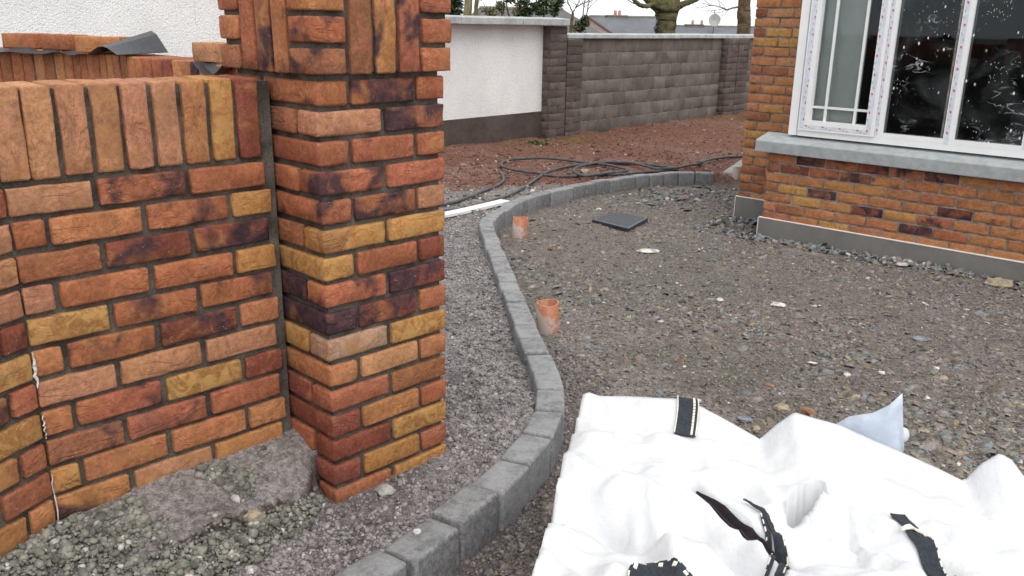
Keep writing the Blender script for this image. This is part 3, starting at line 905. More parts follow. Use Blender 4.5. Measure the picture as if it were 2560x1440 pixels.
# ------------------------------------------------------------------ kerb
def build_kerb():
    root = empty('kerb', V3(KS[60], 0.0), 'winding kerb of dark grey concrete blocks between the drive and the bed', 'kerb')
    seg = np.linalg.norm(np.diff(KS, axis=0), axis=1); cum = np.concatenate([[0], np.cumsum(seg)])
    def at(s):
        p = np.array([np.interp(s, cum, KS[:, 0]), np.interp(s, cum, KS[:, 1])])
        q = np.array([np.interp(s + 0.03, cum, KS[:, 0]), np.interp(s + 0.03, cum, KS[:, 1])]) - np.array([np.interp(s - 0.03, cum, KS[:, 0]), np.interp(s - 0.03, cum, KS[:, 1])])
        q /= np.linalg.norm(q)
        return p, np.array([q[1], -q[0]])
    s = 0.0; hw = 0.0525
    while s < cum[-1] - 0.1:
        Lb = random.uniform(0.195, 0.212)
        g = random.uniform(0.0045, 0.0075)
        (p0, n0), (p1, n1) = at(s + g), at(min(cum[-1], s + Lb - g))
        dz = random.uniform(-0.005, 0.005); sh = random.uniform(-0.006, 0.006)
        z0 = float(zg(p0[1])) + 0.131 + dz; z1 = float(zg(p1[1])) + 0.131 + dz
        mid = (p0 + p1) / 2
        M = Matrix.Translation(V3(mid, 0))
        vs = []
        for z_off in (-0.16, 0.0):
            for p, n_, zt in ((p0, n0, z0), (p1, n1, z1)):
                for sgn in (-1, 1):
                    q = p + (sgn * hw + sh) * n_ - mid
                    vs.append((q[0], q[1], zt + z_off))
        # order: lower p0-,p0+,p1-,p1+ ; upper same
        me = bpy.data.meshes.new('kerb_block')
        me.from_pydata(vs, [], [(0, 2, 3, 1), (4, 5, 7, 6), (0, 1, 5, 4), (1, 3, 7, 5), (3, 2, 6, 7), (2, 0, 4, 6)])
        bevel_mesh(me, 0.0125, 2)
        for v in me.vertices:
            v.co += mnoise.noise_vector(v.co * 9 + Vector((s * 5, 0, 0))) * 0.0030
        me.polygons.foreach_set('use_smooth', [True] * len(me.polygons))
        me.update()
        put('kerb_block', me, M_KERB, root, M)
        s += Lb
build_kerb()

# ------------------------------------------------------------------ the house
HU = np.array([math.sin(R(133)), math.cos(R(133)), 0.0]); HS = np.array([-HU[1], HU[0], 0.0])
HA = np.array([1.884, 6.480, 0.0])
HM = frame(HA, HU)                                  # local x = u along the front, y = depth into the house, z = up
def hp(u, s, z): return HM @ Vector((u, s, z))
def build_house():
    root = empty('house', HA, 'orange brick house with a projecting bay window and grey plaster plinth', 'house')
    hx = HU.tolist()
    fw = MB()
    fw.box((0.027, 0.0195, -0.5), (3.6, 0.60, 0.512), HM)
    fw = fw.build('bay_wall', M_MORTAR_H, root)
    rows_code = [  # from the sill down
        ['O', 'N#', 'R*', 'D*', 'R*', 'K', 'O', 'O', 'O', 'N*', 'O', 'O', 'O', 'O', 'O'],
        ['N*', 'D*', 'R*', 'N#', 'O*', 'O', 'O', 'O', 'O', 'O', 'O', 'O', 'O', 'O', 'O', 'O'],
        ['O', 'O', 'Y', 'Y', 'O', 'R', 'O', 'O', 'O', 'O', 'O', 'O', 'O', 'O', 'O', 'O'],
        ['N', 'Y', 'K*', 'O', 'O', 'O', 'D#', 'O*', 'O', 'N', 'O', 'O', 'O', 'O', 'O', 'O'],
        ['O*', 'Y', 'O', 'D#', 'Y', 'R*', 'O', 'O', 'O', 'K*', 'O', 'O', 'O', 'O', 'O', 'O'],
        ['O', 'R', 'O', 'O', 'O', 'D#', 'R', 'O', 'O', 'O', 'O', 'O', 'O', 'O', 'O', 'O'],
        ['R', 'O', 'Y', 'O', 'O', 'O', 'O', 'O', 'R', 'O', 'O', 'O', 'O', 'O', 'O', 'O']]
    for r_ in range(7):
        zb = 0.4395 - 0.0745 * r_; u = 0.018
        first = 0.2155 if r_ % 2 == 0 else 0.1025
        i = 0
        while u < 3.4:
            L = first if i == 0 else 0.2155
            c = rows_code[r_][i] if i < len(rows_code[r_]) else random.choice(['O', 'O', 'R', 'Y', 'N*'])
            brick(fw, hp(u + L / 2, 0.015, zb + 0.0315), hx, L - 0.002, 0.0610, 0.05, c, nx=3, rough=0.0012, r=0.004, jit=0.001)
            u += L + 0.0105; i += 1
    mw = MB()
    mw.box((-0.527, 0.653, -0.5), (0.10, 0.92, 2.9), HM)
    mw = mw.build('main_wall', M_MORTAR_H, root)
    k = 0
    for r_ in range(-13, 27):
        zb = 0.5835 + 0.0745 * r_; u = -0.535
        if zb + 0.063 < 0.0: continue
        half = r_ % 2 == 0
        i = 0
        while u < 0.05:
            L = 0.1025 if (half and i == 0) else 0.2155
            c = random.choice(['O', 'O', 'O', 'R', 'B', 'O', 'N', 'Y', 'N'])
            if r_ > 9 and i == 0 and r_ % 4 == 0: c = 'D*'
            brick(mw, hp(u + L / 2, 0.645, zb + 0.0315), hx, L - 0.002, 0.0610, 0.05 if i else 0.10, c, nx=3, rough=0.0012, r=0.004, jit=0.001)
            u += L + 0.0105; i += 1
    sw = MB()                                             # gable side and the wall running on to the right, out of the picture
    sw.box((-0.527, 0.921, -0.5), (-0.25, 5.0, 2.9), HM)
    sw.box((3.6, 0.653, -0.5), (7.5, 0.92, 2.9), HM)
    sw.build('side_wall', M_MORTAR_H, root)
    # plaster plinths with white stop beads
    for u0, u1, s0 in ((0.0, 3.62, 0.0), (-0.549, 0.16, 0.630)):
        mb = MB(); mb.box((u0, s0, -0.5), (u1, s0 + 0.022, 0.006), HM)
        pl = mb.build('plinth', M_PLINTH, root)
        mb = MB()
        mb.box((u0 - 0.002, s0 - 0.002, 0.0065), (u1, s0 + 0.021, 0.0125), HM)
        mb.box((u0 - 0.0055, s0 - 0.002, -0.5), (u0 - 0.0005, s0 + 0.005, 0.006), HM)
        mb.build('stop_bead', M_BEAD, pl)
    # sill
    sl = bpy.data.meshes.new('window_sill')
    prof = [(-0.052, 0.512), (-0.052, 0.592), (-0.043, 0.600), (0.14, 0.643), (0.14, 0.512)]
    vs = [(-0.062, s, z) for s, z in prof] + [(3.66, s, z) for s, z in prof]
    n = len(prof)
    sl.from_pydata([HM @ Vector(v) for v in vs], [], [tuple(range(n)), tuple(range(2 * n - 1, n - 1, -1))] + [(i, n + i, n + (i + 1) % n, (i + 1) % n) for i in range(n)])
    bevel_mesh(sl, 0.006, 2); sl.update()
    put('window_sill', sl, M_SILL, root)
    # window
    F0, F1, ZT = 0.060, 0.130, 2.02
    fr = MB()
    fr.box((0.135, F0, 0.645), (0.196, 0.60, ZT + 0.07), HM)                  # corner post and the bay's closed left cheek
    fr.box((0.1965, F0 + 0.012, 0.645), (0.2105, F1, ZT + 0.07), HM)
    fr.box((0.211, F0, 0.645), (3.6, F1, 0.6865), HM)
    fr.box((0.7645, F0, 0.687), (3.6, F1, 0.719), HM)
    fr.box((0.211, F0, ZT), (3.6, F1, ZT + 0.07), HM)
    for a, b in ((0.7645, 0.8155), (1.211, 1.277), (1.673, 1.739), (2.135, 2.201), (2.60, 2.666), (3.10, 3.166)):
        fr.box((a, F0, 0.7195), (b, F1, ZT - 0.0005), HM)
    fr.box((0.135, 0.131, ZT + 0.071), (3.6, 0.655, ZT + 0.2), HM)
    win = fr.mesh('window')
    win = put('window', win, M_PVC, root)
    sa = MB()
    S0 = 0.046
    sa.box((0.2115, S0, 0.688), (0.763, 0.112, 0.760), HM)
    sa.box((0.2115, S0, 1.90), (0.763, 0.112, 1.975), HM)
    sa.box((0.2115, S0, 0.7605), (0.2905, 0.112, 1.8995), HM)
    sa.box((0.7025, S0, 0.7605), (0.763, 0.112, 1.8995), HM)
    sm = sa.mesh('sash')
    put('sash', sm, M_PVC, win)
    fm = MB()                                            # film still stuck on the profiles
    e = 0.001
    fm.box((0.221, S0 - e, 0.70), (0.257, S0 - 0.0001, 1.95), HM)
    fm.box((0.7105, S0 - e, 0.70), (0.742, S0 - 0.0001, 1.95), HM)
    fm.box((0.2575, S0 - e, 0.70), (0.710, S0 - 0.0001, 0.729), HM)
    fm.box((0.1975, F0 + 0.012 - e, 0.70), (0.2095, F0 + 0.0119, 1.95), HM)
    fm.box((0.7665, F0 - e, 0.70), (0.786, F0 - 0.0001, ZT), HM)
    fm.box((1.218, F0 - e, 0.684), (1.246, F0 - 0.0001, ZT), HM)
    fm.box((1.680, F0 - e, 0.70), (1.708, F0 - 0.0001, ZT), HM)
    fm.build('protective_film', M_FILM, win)
    rr = random.Random(5)
    mk = MB(); mk2 = MB()
    def mark(m, u, z, s_, w, h, sk):
        pts = [(u - w, z + h), (u + w * 0.6, z + h * 0.7), (u + w, z), (u + w * 0.1, z - h), (u - w * 0.7, z - h * 0.2)]
        a = [HM @ Vector((p, s_ - 0.0006, q)) for p, q in pts] + [HM @ Vector((p, s_, q)) for p, q in pts]
        m.add(a, [(0, 1, 2, 3, 4), (9, 8, 7, 6, 5)] + [(i, 5 + i, 5 + (i + 1) % 5, (i + 1) % 5) for i in range(5)])
    for uc, s_, w, st, z0 in ((0.249, S0 - e, 0.006, 0.118, 0.765), (0.717, S0 - e, 0.007, 0.126, 0.722), (0.777, F0 - e, 0.006, 0.112, 0.735), (1.232, F0 - e, 0.008, 0.135, 0.757), (1.694, F0 - e, 0.008, 0.135, 0.80)):
        z = z0; i = 0
        while z < 1.94:
            mark(mk, uc, z, s_, w, 0.011, 0)
            mark(mk2, uc - 0.010 if i % 2 else uc + 0.006, z + st * 0.32, s_, w * 0.75, 0.012, 0)
            mark(mk2, uc - 0.008, z + st * 0.62, s_, w * 0.7, 0.009, 0)
            z += st; i += 1
    for i, u in enumerate((0.262, 0.388, 0.514, 0.640)):
        mark(mk, u + 0.01, 0.721, S0 - e, 0.011, 0.006, 0)
        mark(mk2, u + 0.035, 0.711, S0 - e, 0.008, 0.007, 0)
        mark(mk2, u + 0.062, 0.707, S0 - e, 0.014, 0.004, 0)
    mk.build('film_print', M_PRINT, win); mk2.build('film_print', M_PRINT2, win)
    for a, b, z0, z1, s_, mt in ((0.2905, 0.7025, 0.760, 1.90, 0.092, M_GLASS), (0.8155, 1.211, 0.719, ZT, 0.082, M_GLASS_S), (1.277, 1.673, 0.719, ZT, 0.082, M_GLASS_S), (1.739, 2.135, 0.719, ZT, 0.082, M_GLASS_S), (2.201, 2.60, 0.719, ZT, 0.082, M_GLASS), (2.666, 3.10, 0.719, ZT, 0.082, M_GLASS), (3.166, 3.6, 0.719, ZT, 0.082, M_GLASS)):
        mb = MB(); mb.box((a, s_, z0), (b, s_ + 0.004, z1)); put('glass_pane', mb.mesh('glass_pane'), mt, win, HM)
    mu = MB()
    for u in (0.390, 0.604): mu.box((u - 0.009, 0.076, 0.7605), (u + 0.009, 0.088, 1.8995), HM)
    mu.box((0.291, 0.078, 0.848), (0.702, 0.086, 0.865), HM)
    mu.build('glazing_bar', M_MUNTIN, win)
    # room behind the glass
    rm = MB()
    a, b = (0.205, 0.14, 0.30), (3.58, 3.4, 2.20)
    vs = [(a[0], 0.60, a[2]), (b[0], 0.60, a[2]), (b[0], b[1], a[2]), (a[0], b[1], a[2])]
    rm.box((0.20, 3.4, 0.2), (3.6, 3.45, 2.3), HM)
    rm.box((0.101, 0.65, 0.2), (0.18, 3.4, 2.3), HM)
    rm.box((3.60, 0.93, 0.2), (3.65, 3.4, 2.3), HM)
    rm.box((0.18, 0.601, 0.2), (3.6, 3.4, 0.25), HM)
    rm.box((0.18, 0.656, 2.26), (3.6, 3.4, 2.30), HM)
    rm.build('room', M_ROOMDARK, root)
    cu = MB()
    cu.box((0.215, 0.140, 0.66), (0.245, 0.60, 2.0), HM)
    cu.box((0.2455, 0.128, 0.66), (0.60, 0.140, 2.0), HM)
    cu.build('board', M_ROOM, root)
build_house()

# ------------------------------------------------------------------ boundary walls
FU = np.array([math.sin(R(42)), math.cos(R(42)), 0.0])
F0 = np.array([1.066, 14.117, 0.0])
FM = frame(F0, FU)                                    # x along the wall away to the right, -y towards the camera
def coping(root, s0, s1, z0, z1, y0, y1, lens, slope=0.02):
    s = s0
    i = 0
    while s < s1 - 0.05:
        L = min(lens[i % len(lens)], s1 - s)
        me = bpy.data.meshes.new('coping_stone')
        g = 0.003
        prof = [(y0, z0), (y0, z1 - slope), (0.5 * (y0 + y1), z1), (y1, z1 - slope), (y1, z0)]
        n = len(prof)
        vs = [(s + g, y, z) for y, z in prof] + [(s + L - g, y, z) for y, z in prof]
        me.from_pydata(vs, [], [tuple(range(n)), tuple(range(2 * n - 1, n - 1, -1))] + [(k, n + k, n + (k + 1) % n, (k + 1) % n) for k in range(n)])
        bevel_mesh(me, 0.008, 1)
        put('coping_stone', me, M_COPING, root, FM @ Matrix.Translation((0, random.uniform(-0.004, 0.004), random.uniform(-0.003, 0.003))))
        s += L; i += 1

def build_block_wall():
    root = empty('block_wall', F0, 'dark grey concrete block boundary wall with a pale coping', 'wall')
    mb = MB(); mb.box((-0.30, 0.006, -0.9), (14.0, 0.21, 1.179), FM); mb.build('mortar', M_MORTAR_B, root)
    H, L = 0.2145, 0.352
    for r_ in range(8):
        zt = 1.176 - H * r_
        s = -0.02 - (0.0 if r_ % 2 == 0 else L / 2) - 0.176
        while s < 7.2:
            if s + L > -0.25 and not (4.42 < s and s + L < 5.1):
                me = brick_mesh(L - 0.010, H - 0.011, 0.10, random.randrange(4), 3, 0.0012, 0.004)
                o = put('block', me, M_BLOCK, root, FM @ Matrix.Translation((s + L / 2, random.uniform(-0.001, 0.001), zt - H / 2)))
                o.color = (1, 1, 1, 1)
            s += L
    coping(root, -0.46, 14.0, 1.182, 1.266, -0.06, 0.27, (1.28, 0.95, 0.98, 0.92, 1.15))
build_block_wall()

def build_pillar(s0, s1, ztop, label, gap_first=True, dproj=0.15):
    root = empty('brick_pillar', FM @ Vector(((s0 + s1) / 2, 0, -0.3)), label, 'pillar')
    mb = MB(); mb.box((s0 + 0.006, -dproj + 0.006, -0.9), (s1 - 0.006, 0.205, ztop), FM); mb.build('mortar', M_MORTAR_P, root)
    H = 0.1165; W = s1 - s0
    zt = ztop - 0.004; r_ = 0
    x = FU.tolist()
    while zt > -0.55:
        zm = zt - H / 2
        if r_ % 3 == 1:
            for a, b in ((0, 0.52), (0.52, 1.0)):
                put('brick', brick_mesh(W * (b - a) - 0.007, H - 0.009, 0.09, random.randrange(4), 3, 0.0015, 0.0035), M_CBRICK, root, FM @ Matrix.Translation((s0 + W * (a + b) / 2, -dproj, zm)))
        else:
            put('brick', brick_mesh(W - 0.004, H - 0.009, 0.09, random.randrange(6), 3, 0.0015, 0.0035), M_CBRICK, root, FM @ Matrix.Translation((s0 + W / 2, -dproj, zm)))
        if gap_first:       # bricks on the flank that faces left
            put('brick', brick_mesh(dproj - 0.006, H - 0.009, 0.09, random.randrange(4), 3, 0.0015, 0.0035), M_CBRICK, root, FM @ frame((s0, -dproj / 2 + 0.046, zm), (0, -1, 0)))
        zt -= H; r_ += 1
build_pillar(-0.99, -0.600, 1.37, 'tall brick pillar at the white wall\'s end, left of the black expansion gap')
build_pillar(-0.578, -0.20, 1.180, 'low brick pillar right of the black expansion gap, at the block wall\'s start', False)
build_pillar(4.38, 4.775, 1.180, 'shaded brick pillar far along the block wall, left half of the pair', True)
build_pillar(4.795, 5.24, 1.180, 'brick pillar far along the block wall, right half beside the house corner', False)

def build_white_walls():
    root = empty('rendered_wall', FM @ Vector((-2.2, 0, -0.3)), 'white pebble-dashed boundary wall with dark plaster foot, right of the near pier', 'wall')
    mb = MB(); mb.box((-4.3, 0.0, 0.119), (-0.99, 0.2, 1.374), FM); mb.build('render_panel', M_DASH, root)
    mb = MB(); mb.box((-4.3, -0.004, -0.9), (-0.985, 0.205, 0.118), FM); mb.build('plaster_foot', M_PLASTER_D, root)
    coping(root, -4.3, -0.62, 1.376, 1.49, -0.215, 0.27, (1.40, 1.22, 1.10))
    root = empty('rendered_wall', FM @ Vector((-7.5, 0, -0.3)), 'high white pebble-dashed wall behind the loose bricks, upper left', 'wall')
    mb = MB(); mb.box((-6.53, -0.012, -0.8), (-4.31, 0.2, 2.6), FM); mb.box((-14.0, 0.0, -0.8), (-6.531, 0.2, 2.6), FM)
    mb.build('render_panel', M_DASH, root)
    coping(root, -14.0, -4.31, 2.602, 2.70, -0.06, 0.26, (1.2,))
build_white_walls()

# ------------------------------------------------------------------ hoses, pipes, cover, board, slab
def gz(x, y): return float(ground_z(np.array([x]), np.array([y]), False)[0])
def hose_tube(mb, pts, r, lift=0.0):
    P = catmull(np.array(pts), 6)
    mb.tube([(x, y, gz(x, y) + r + 0.006 + lift) for x, y in P], r, 8)
mb = MB()
hose_tube(mb, [(-1.6, 6.3), (-1.1, 6.55), (-0.59, 6.77), (-0.39, 6.89), (-0.2, 7.24), (-0.03, 7.59), (0.11, 8.05), (0.24, 8.59), (0.38, 9.1), (0.57, 9.5), (0.79, 9.74), (1.09, 9.86), (1.31, 9.89), (1.52, 9.86), (1.7, 9.65), (1.8, 9.44), (1.6, 9.28), (1.05, 8.90), (0.78, 8.83), (0.6, 8.75), (0.46, 8.73), (0.3, 8.8)], 0.0148)
hose_tube(mb, [(0.3, 8.8), (0.14, 8.91), (0.01, 9.05), (-0.11, 9.3), (-0.14, 9.52), (-0.12, 9.82), (-0.02, 10.04), (0.16, 10.17), (0.31, 10.24), (0.46, 10.18), (0.6, 10.08), (0.73, 9.93), (0.86, 9.77), (1.01, 9.7), (1.14, 9.47), (1.22, 9.20), (1.05, 8.93)], 0.0148, 0.012)
hose_tube(mb, [(1.05, 8.93), (0.80, 8.70), (0.70, 8.66), (0.63, 8.92), (0.65, 9.16), (0.72, 9.41), (0.86, 9.65), (1.01, 9.79), (1.16, 9.87), (1.36, 9.78), (1.47, 9.51), (1.56, 9.30), (1.75, 9.38), (1.95, 9.66), (2.11, 9.82), (2.18, 10.01), (2.39, 10.38), (2.62, 10.59), (2.82, 10.68), (3.6, 10.8)], 0.0148, 0.02)
mb.tube([(2.10, 9.80, gz(2.1, 9.8) + 0.045), (2.20, 10.05, gz(2.2, 10.05) + 0.045)], 0.026, 10)
tag(mb.build('hose', M_HOSE, None, True), 'long black hose lying in loops on the red soil behind the kerb', 'hose')
mb = MB()
hose_tube(mb, [(-1.3, 6.6), (-0.9, 6.85), (-0.61, 7.03), (-0.51, 7.15), (-0.37, 7.47), (-0.29, 7.73), (-0.2, 7.94), (-0.12, 8.24), (-0.1, 8.47), (-0.12, 8.76), (-0.15, 8.99)], 0.0155)
tag(mb.build('hose', M_HOSE, None, True), 'short grey hose with a cut end, left of the hose loops', 'hose')

def pipe_material():
    t = NT('orange_pipe')
    v = t.obj()
    n = t.noise(v, 26.0, 4, 0.6, 0.4); n2 = t.noise(v, 90.0, 4)
    sep = t.n('SeparateXYZ'); t.t.links.new(v, sep.inputs[0])
    hgt = t.ramp(sep.outputs['Z'], 0.09, 0.185, 0.24, -0.14)
    c = t.grey((0.400, 0.138, 0.062), t.ramp(n2, 0.3, 0.7, 0.88, 1.12))
    side = t.ramp(sep.outputs['X'], -0.05, 0.03, 0.14, -0.16)
    dirt = t.ramp(t.math('ADD', t.math('ADD', n, hgt), side), 0.48, 0.62)
    c = t.mix(t.math('MULTIPLY', dirt, 0.85), c, (0.36, 0.32, 0.29))
    nd = t.bsdf(Base_Color=c, Roughness=0.45)
    return t.m
M_PIPE = pipe_material()
M_RIM = simple('pipe_cut_rim', (0.62, 0.33, 0.22), 0.6, 0.1, 30, 0.0)
def pipe(x, y, h, label, tilt=(0, 0), r=0.055, z=None):
    z = gz(x, y) - 0.05 if z is None else z
    t = 0.0035; n = 28; H = h + 0.05
    mb = MB(); vs = []
    for rr, zz in ((r, 0), (r, H), (r - t, H), (r - t, 0.0)):
        for k in range(n):
            a = 2 * math.pi * k / n
            zo_ = 0.004 * math.sin(a * 2 + 1) if zz > 0 else 0
            vs.append((rr * math.cos(a), rr * math.sin(a), zz + zo_))
    fs = []; mi = []
    for j in range(3):
        for k in range(n): fs.append((j * n + k, j * n + (k + 1) % n, (j + 1) * n + (k + 1) % n, (j + 1) * n + k))
    mb.add(vs, fs); mb.mi = [1 if n <= i < 2 * n else 0 for i in range(len(fs))]
    o = mb.build('drain_pipe', [M_PIPE, M_RIM], None, True, Matrix.Translation((x, y, z)) @ Matrix.Rotation(tilt[0], 4, 'X') @ Matrix.Rotation(tilt[1], 4, 'Y'))
    tag(o, label, 'pipe', 'orange drain pipes standing in the gravel')
pipe(0.185, 4.07, 0.150, 'nearest orange drain pipe, open end up, white dirt smeared on it, beside the kerb', (R(2), R(-2)))
pipe(0.045, 6.40, 0.155, 'smaller looking orange drain pipe farther along, where the kerb curves', (R(-2), R(3)))
pipe(2.36, 9.04, 0.10, 'orange drain pipe stub at the far kerb end against the house', (0, 0), 0.055)

def build_cover():
    P = [np.array(p) * 0.974 for p in ((0.935, 6.80), (1.155, 7.22), (0.885, 7.42), (0.665, 7.12))]
    zt = -0.132
    root = empty('drain_cover', (0.91, 7.16, -0.17), 'square black plastic drain cover set in the gravel', 'drain cover')
    mb = MB(); mb.prism([tuple(p) for p in P], zt - 0.034, zt)
    me = mb.mesh('cover_plate'); bevel_mesh(me, 0.006, 2)
    mp = simple('black_cover', (0.022, 0.028, 0.036), 0.30, 0.2, 30, 0.3, 0.002, spec=0.6)
    put('cover_plate', me, mp, root)
    c = sum(P) / 4
    mb = MB(); mb.prism([tuple(c + (p - c) * 0.86) for p in P], -0.26, zt - 0.035); mb.build('cover_frame', simple('black_frame', (0.02, 0.022, 0.026), 0.5, 0.1, 20, 0.0), root)
    mb = MB()                                             # raised grip studs on the plate
    e1 = (P[1] - P[0]); e2 = (P[3] - P[0])
    n = 13
    for i in range(n):
        for j in range(n):
            q = P[0] + e1 * (0.09 + 0.82 * i / (n - 1)) + e2 * (0.09 + 0.82 * j / (n - 1))
            s = 0.0085
            mb.prism([(q[0] + s, q[1]), (q[0], q[1] + s), (q[0] - s, q[1]), (q[0], q[1] - s)], zt + 0.0003, zt + 0.0022)
    o = mb.build('grip_stud', mp, root); o['kind'] = 'stuff'
build_cover()

mb = MB()
P = [(-1.25, 6.10), (-0.95, 6.36), (-0.53, 6.64), (-0.29, 6.93), (-0.07, 7.25)]
for a, b in zip(P[:-1], P[1:]):
    pass
Pc = catmull(np.array(P), 5)
vs = []
for i, p in enumerate(Pc):
    d = Pc[min(i + 1, len(Pc) - 1)] - Pc[max(i - 1, 0)]; d = d / np.linalg.norm(d); n_ = np.array([-d[1], d[0]])
    z = gz(*p) + 0.012
    for a, dz in ((-0.05, 0.0), (-0.05, 0.022), (0.05, 0.022), (0.05, 0.0)):
        q = p + a * n_; vs.append((q[0], q[1], z + dz))
k = len(Pc)
fs = [(4 * i + j, 4 * i + (j + 1) % 4, 4 * i + 4 + (j + 1) % 4, 4 * i + 4 + j) for i in range(k - 1) for j in range(4)] + [(0, 1, 2, 3), (4 * k - 1, 4 * k - 2, 4 * k - 3, 4 * k - 4)]
mb.add(vs, [f[::-1] for f in fs])
tag(mb.build('plastic_strip', simple('white_strip', (0.80, 0.79, 0.77), 0.45, 0.08, 10, 0.1), None), 'white plastic strip lying behind the kerb bend under the hose', 'strip')

mb = MB(); mb.prism([(2.235, 9.20), (2.40, 9.10), (3.5, 10.2), (2.75, 10.3)], -0.4, -0.085)
me = mb.mesh('concrete_slab'); bevel_mesh(me, 0.01, 1)
tag(put('concrete_slab', me, simple('pale_concrete', (0.36, 0.35, 0.32), 0.9, 0.15, 6, 0.4, 0.004)), kind='structure')

# ------------------------------------------------------------------ loose stones
ICO_V = None
def ico():
    t = (1 + 5 ** 0.5) / 2
    V = np.array([(-1, t, 0), (1, t, 0), (-1, -t, 0), (1, -t, 0), (0, -1, t), (0, 1, t), (0, -1, -t), (0, 1, -t), (t, 0, -1), (t, 0, 1), (-t, 0, -1), (-t, 0, 1)], float)
    V /= np.linalg.norm(V[0])
    F = np.array([(0, 11, 5), (0, 5, 1), (0, 1, 7), (0, 7, 10), (0, 10, 11), (1, 5, 9), (5, 11, 4), (11, 10, 2), (10, 7, 6), (7, 1, 8), (3, 9, 4), (3, 4, 2), (3, 2, 6), (3, 6, 8), (3, 8, 9), (4, 9, 5), (2, 4, 11), (6, 2, 10), (8, 6, 7), (9, 8, 1)])
    return V, F
def octa():
    V = np.array([(1, 0, 0), (-1, 0, 0), (0, 1, 0), (0, -1, 0), (0, 0, 1), (0, 0, -1)], float)
    F = np.array([(0, 2, 4), (2, 1, 4), (1, 3, 4), (3, 0, 4), (2, 0, 5), (1, 2, 5), (3, 1, 5), (0, 3, 5)])
    return V, F
def flake():
    a = np.arange(6) * math.pi / 3
    top = np.stack([np.cos(a) * 0.82, np.sin(a) * 0.82, np.full(6, 0.5)], 1); bot = np.stack([np.cos(a), np.sin(a), np.full(6, -0.5)], 1)
    V = np.vstack([top, bot])
    F = [(0, 1, 2), (0, 2, 3), (0, 3, 4), (0, 4, 5)]
    for i in range(6):
        j = (i + 1) % 6
        F += [(i, 6 + i, 6 + j), (i, 6 + j, j)]
    return V, np.array(F)

def scatter(name, shape, X, Y, size, flat, mats, probs, jitter=0.28, sink=0.3, tilt=0.35, stretch=0.35, zadd=None):
    V0, F0_ = shape
    N = len(X)
    n = len(V0)
    P = np.repeat(V0[None], N, 0) * (1 + RNG.uniform(-jitter, jitter, (N, n, 1)))
    P[:, :, 0] *= (1 + RNG.uniform(-stretch, stretch, (N, 1)))
    P[:, :, 1] *= (1 + RNG.uniform(-stretch, stretch, (N, 1)))
    P[:, :, 2] *= flat if not hasattr(flat, '__len__') else np.asarray(flat)[:, None]
    tx = RNG.normal(0, tilt, N); ty = RNG.normal(0, tilt, N); tz = RNG.uniform(0, 2 * math.pi, N)
    def rot(P, a, i, j):
        c, s = np.cos(a)[:, None], np.sin(a)[:, None]
        pi, pj = P[:, :, i].copy(), P[:, :, j].copy()
        P[:, :, i] = c * pi - s * pj; P[:, :, j] = s * pi + c * pj
    rot(P, tx, 1, 2); rot(P, ty, 0, 2); rot(P, tz, 0, 1)
    P *= size[:, None, None]
    Z = ground_z(X, Y) + size * (np.asarray(flat) if hasattr(flat, '__len__') else flat) * (1 - 2 * sink) * 0.6
    if zadd is not None: Z = Z + zadd
    P[:, :, 0] += X[:, None]; P[:, :, 1] += Y[:, None]; P[:, :, 2] += Z[:, None]
    F = (F0_[None] + (np.arange(N) * n)[:, None, None]).reshape(-1, 3)
    mi = np.repeat(RNG.choice(len(mats), N, p=probs), len(F0_))
    o = put(name, np_mesh(name, P.reshape(-1, 3), F, mats, mi))
    tag(o, kind='stuff')
    return o

def in_poly(x, y, poly):
    c = np.zeros(x.shape, bool); n = len(poly)
    for i in range(n):
        (x0, y0), (x1, y1) = poly[i], poly[(i + 1) % n]
        c ^= ((y0 > y) != (y1 > y)) & (x < (x1 - x0) * (y - y0) / (y1 - y0 + 1e-12) + x0)
    return c
def house_clear(x, y, m=0.0):
    rx, ry = x - HA[0], y - HA[1]
    u = rx * HU[0] + ry * HU[1]; s = rx * HS[0] + ry * HS[1]
    return ~(((u > -m) & (s > -m)) | ((u > -0.549 - m) & (s > 0.63 - m)))
def ysample(N, y0, y1, p):
    """more stones close by: density falls with distance"""
    u = RNG.random(N)
    a, b = y0 ** (1 - p), y1 ** (1 - p)
    return (a + u * (b - a)) ** (1 / (1 - p))

ST = {k: stone_material('stone_' + k, c) for k, c in dict(blue=(0.180, 0.198, 0.210), green=(0.178, 0.180, 0.158), brown=(0.190, 0.158, 0.122), mauve=(0.215, 0.186, 0.174), dark=(0.075, 0.072, 0.070),
      white=(0.52, 0.49, 0.44), tan=(0.31, 0.255, 0.18), rust=(0.26, 0.13, 0.075), lime=(0.222, 0.214, 0.178), limed=(0.152, 0.146, 0.122), pale=(0.42, 0.40, 0.37), bed=(0.275, 0.250, 0.246), bedd=(0.125, 0.106, 0.108), soil=(0.165, 0.082, 0.060), soild=(0.105, 0.056, 0.042), soilp=(0.28, 0.185, 0.150)).items()}

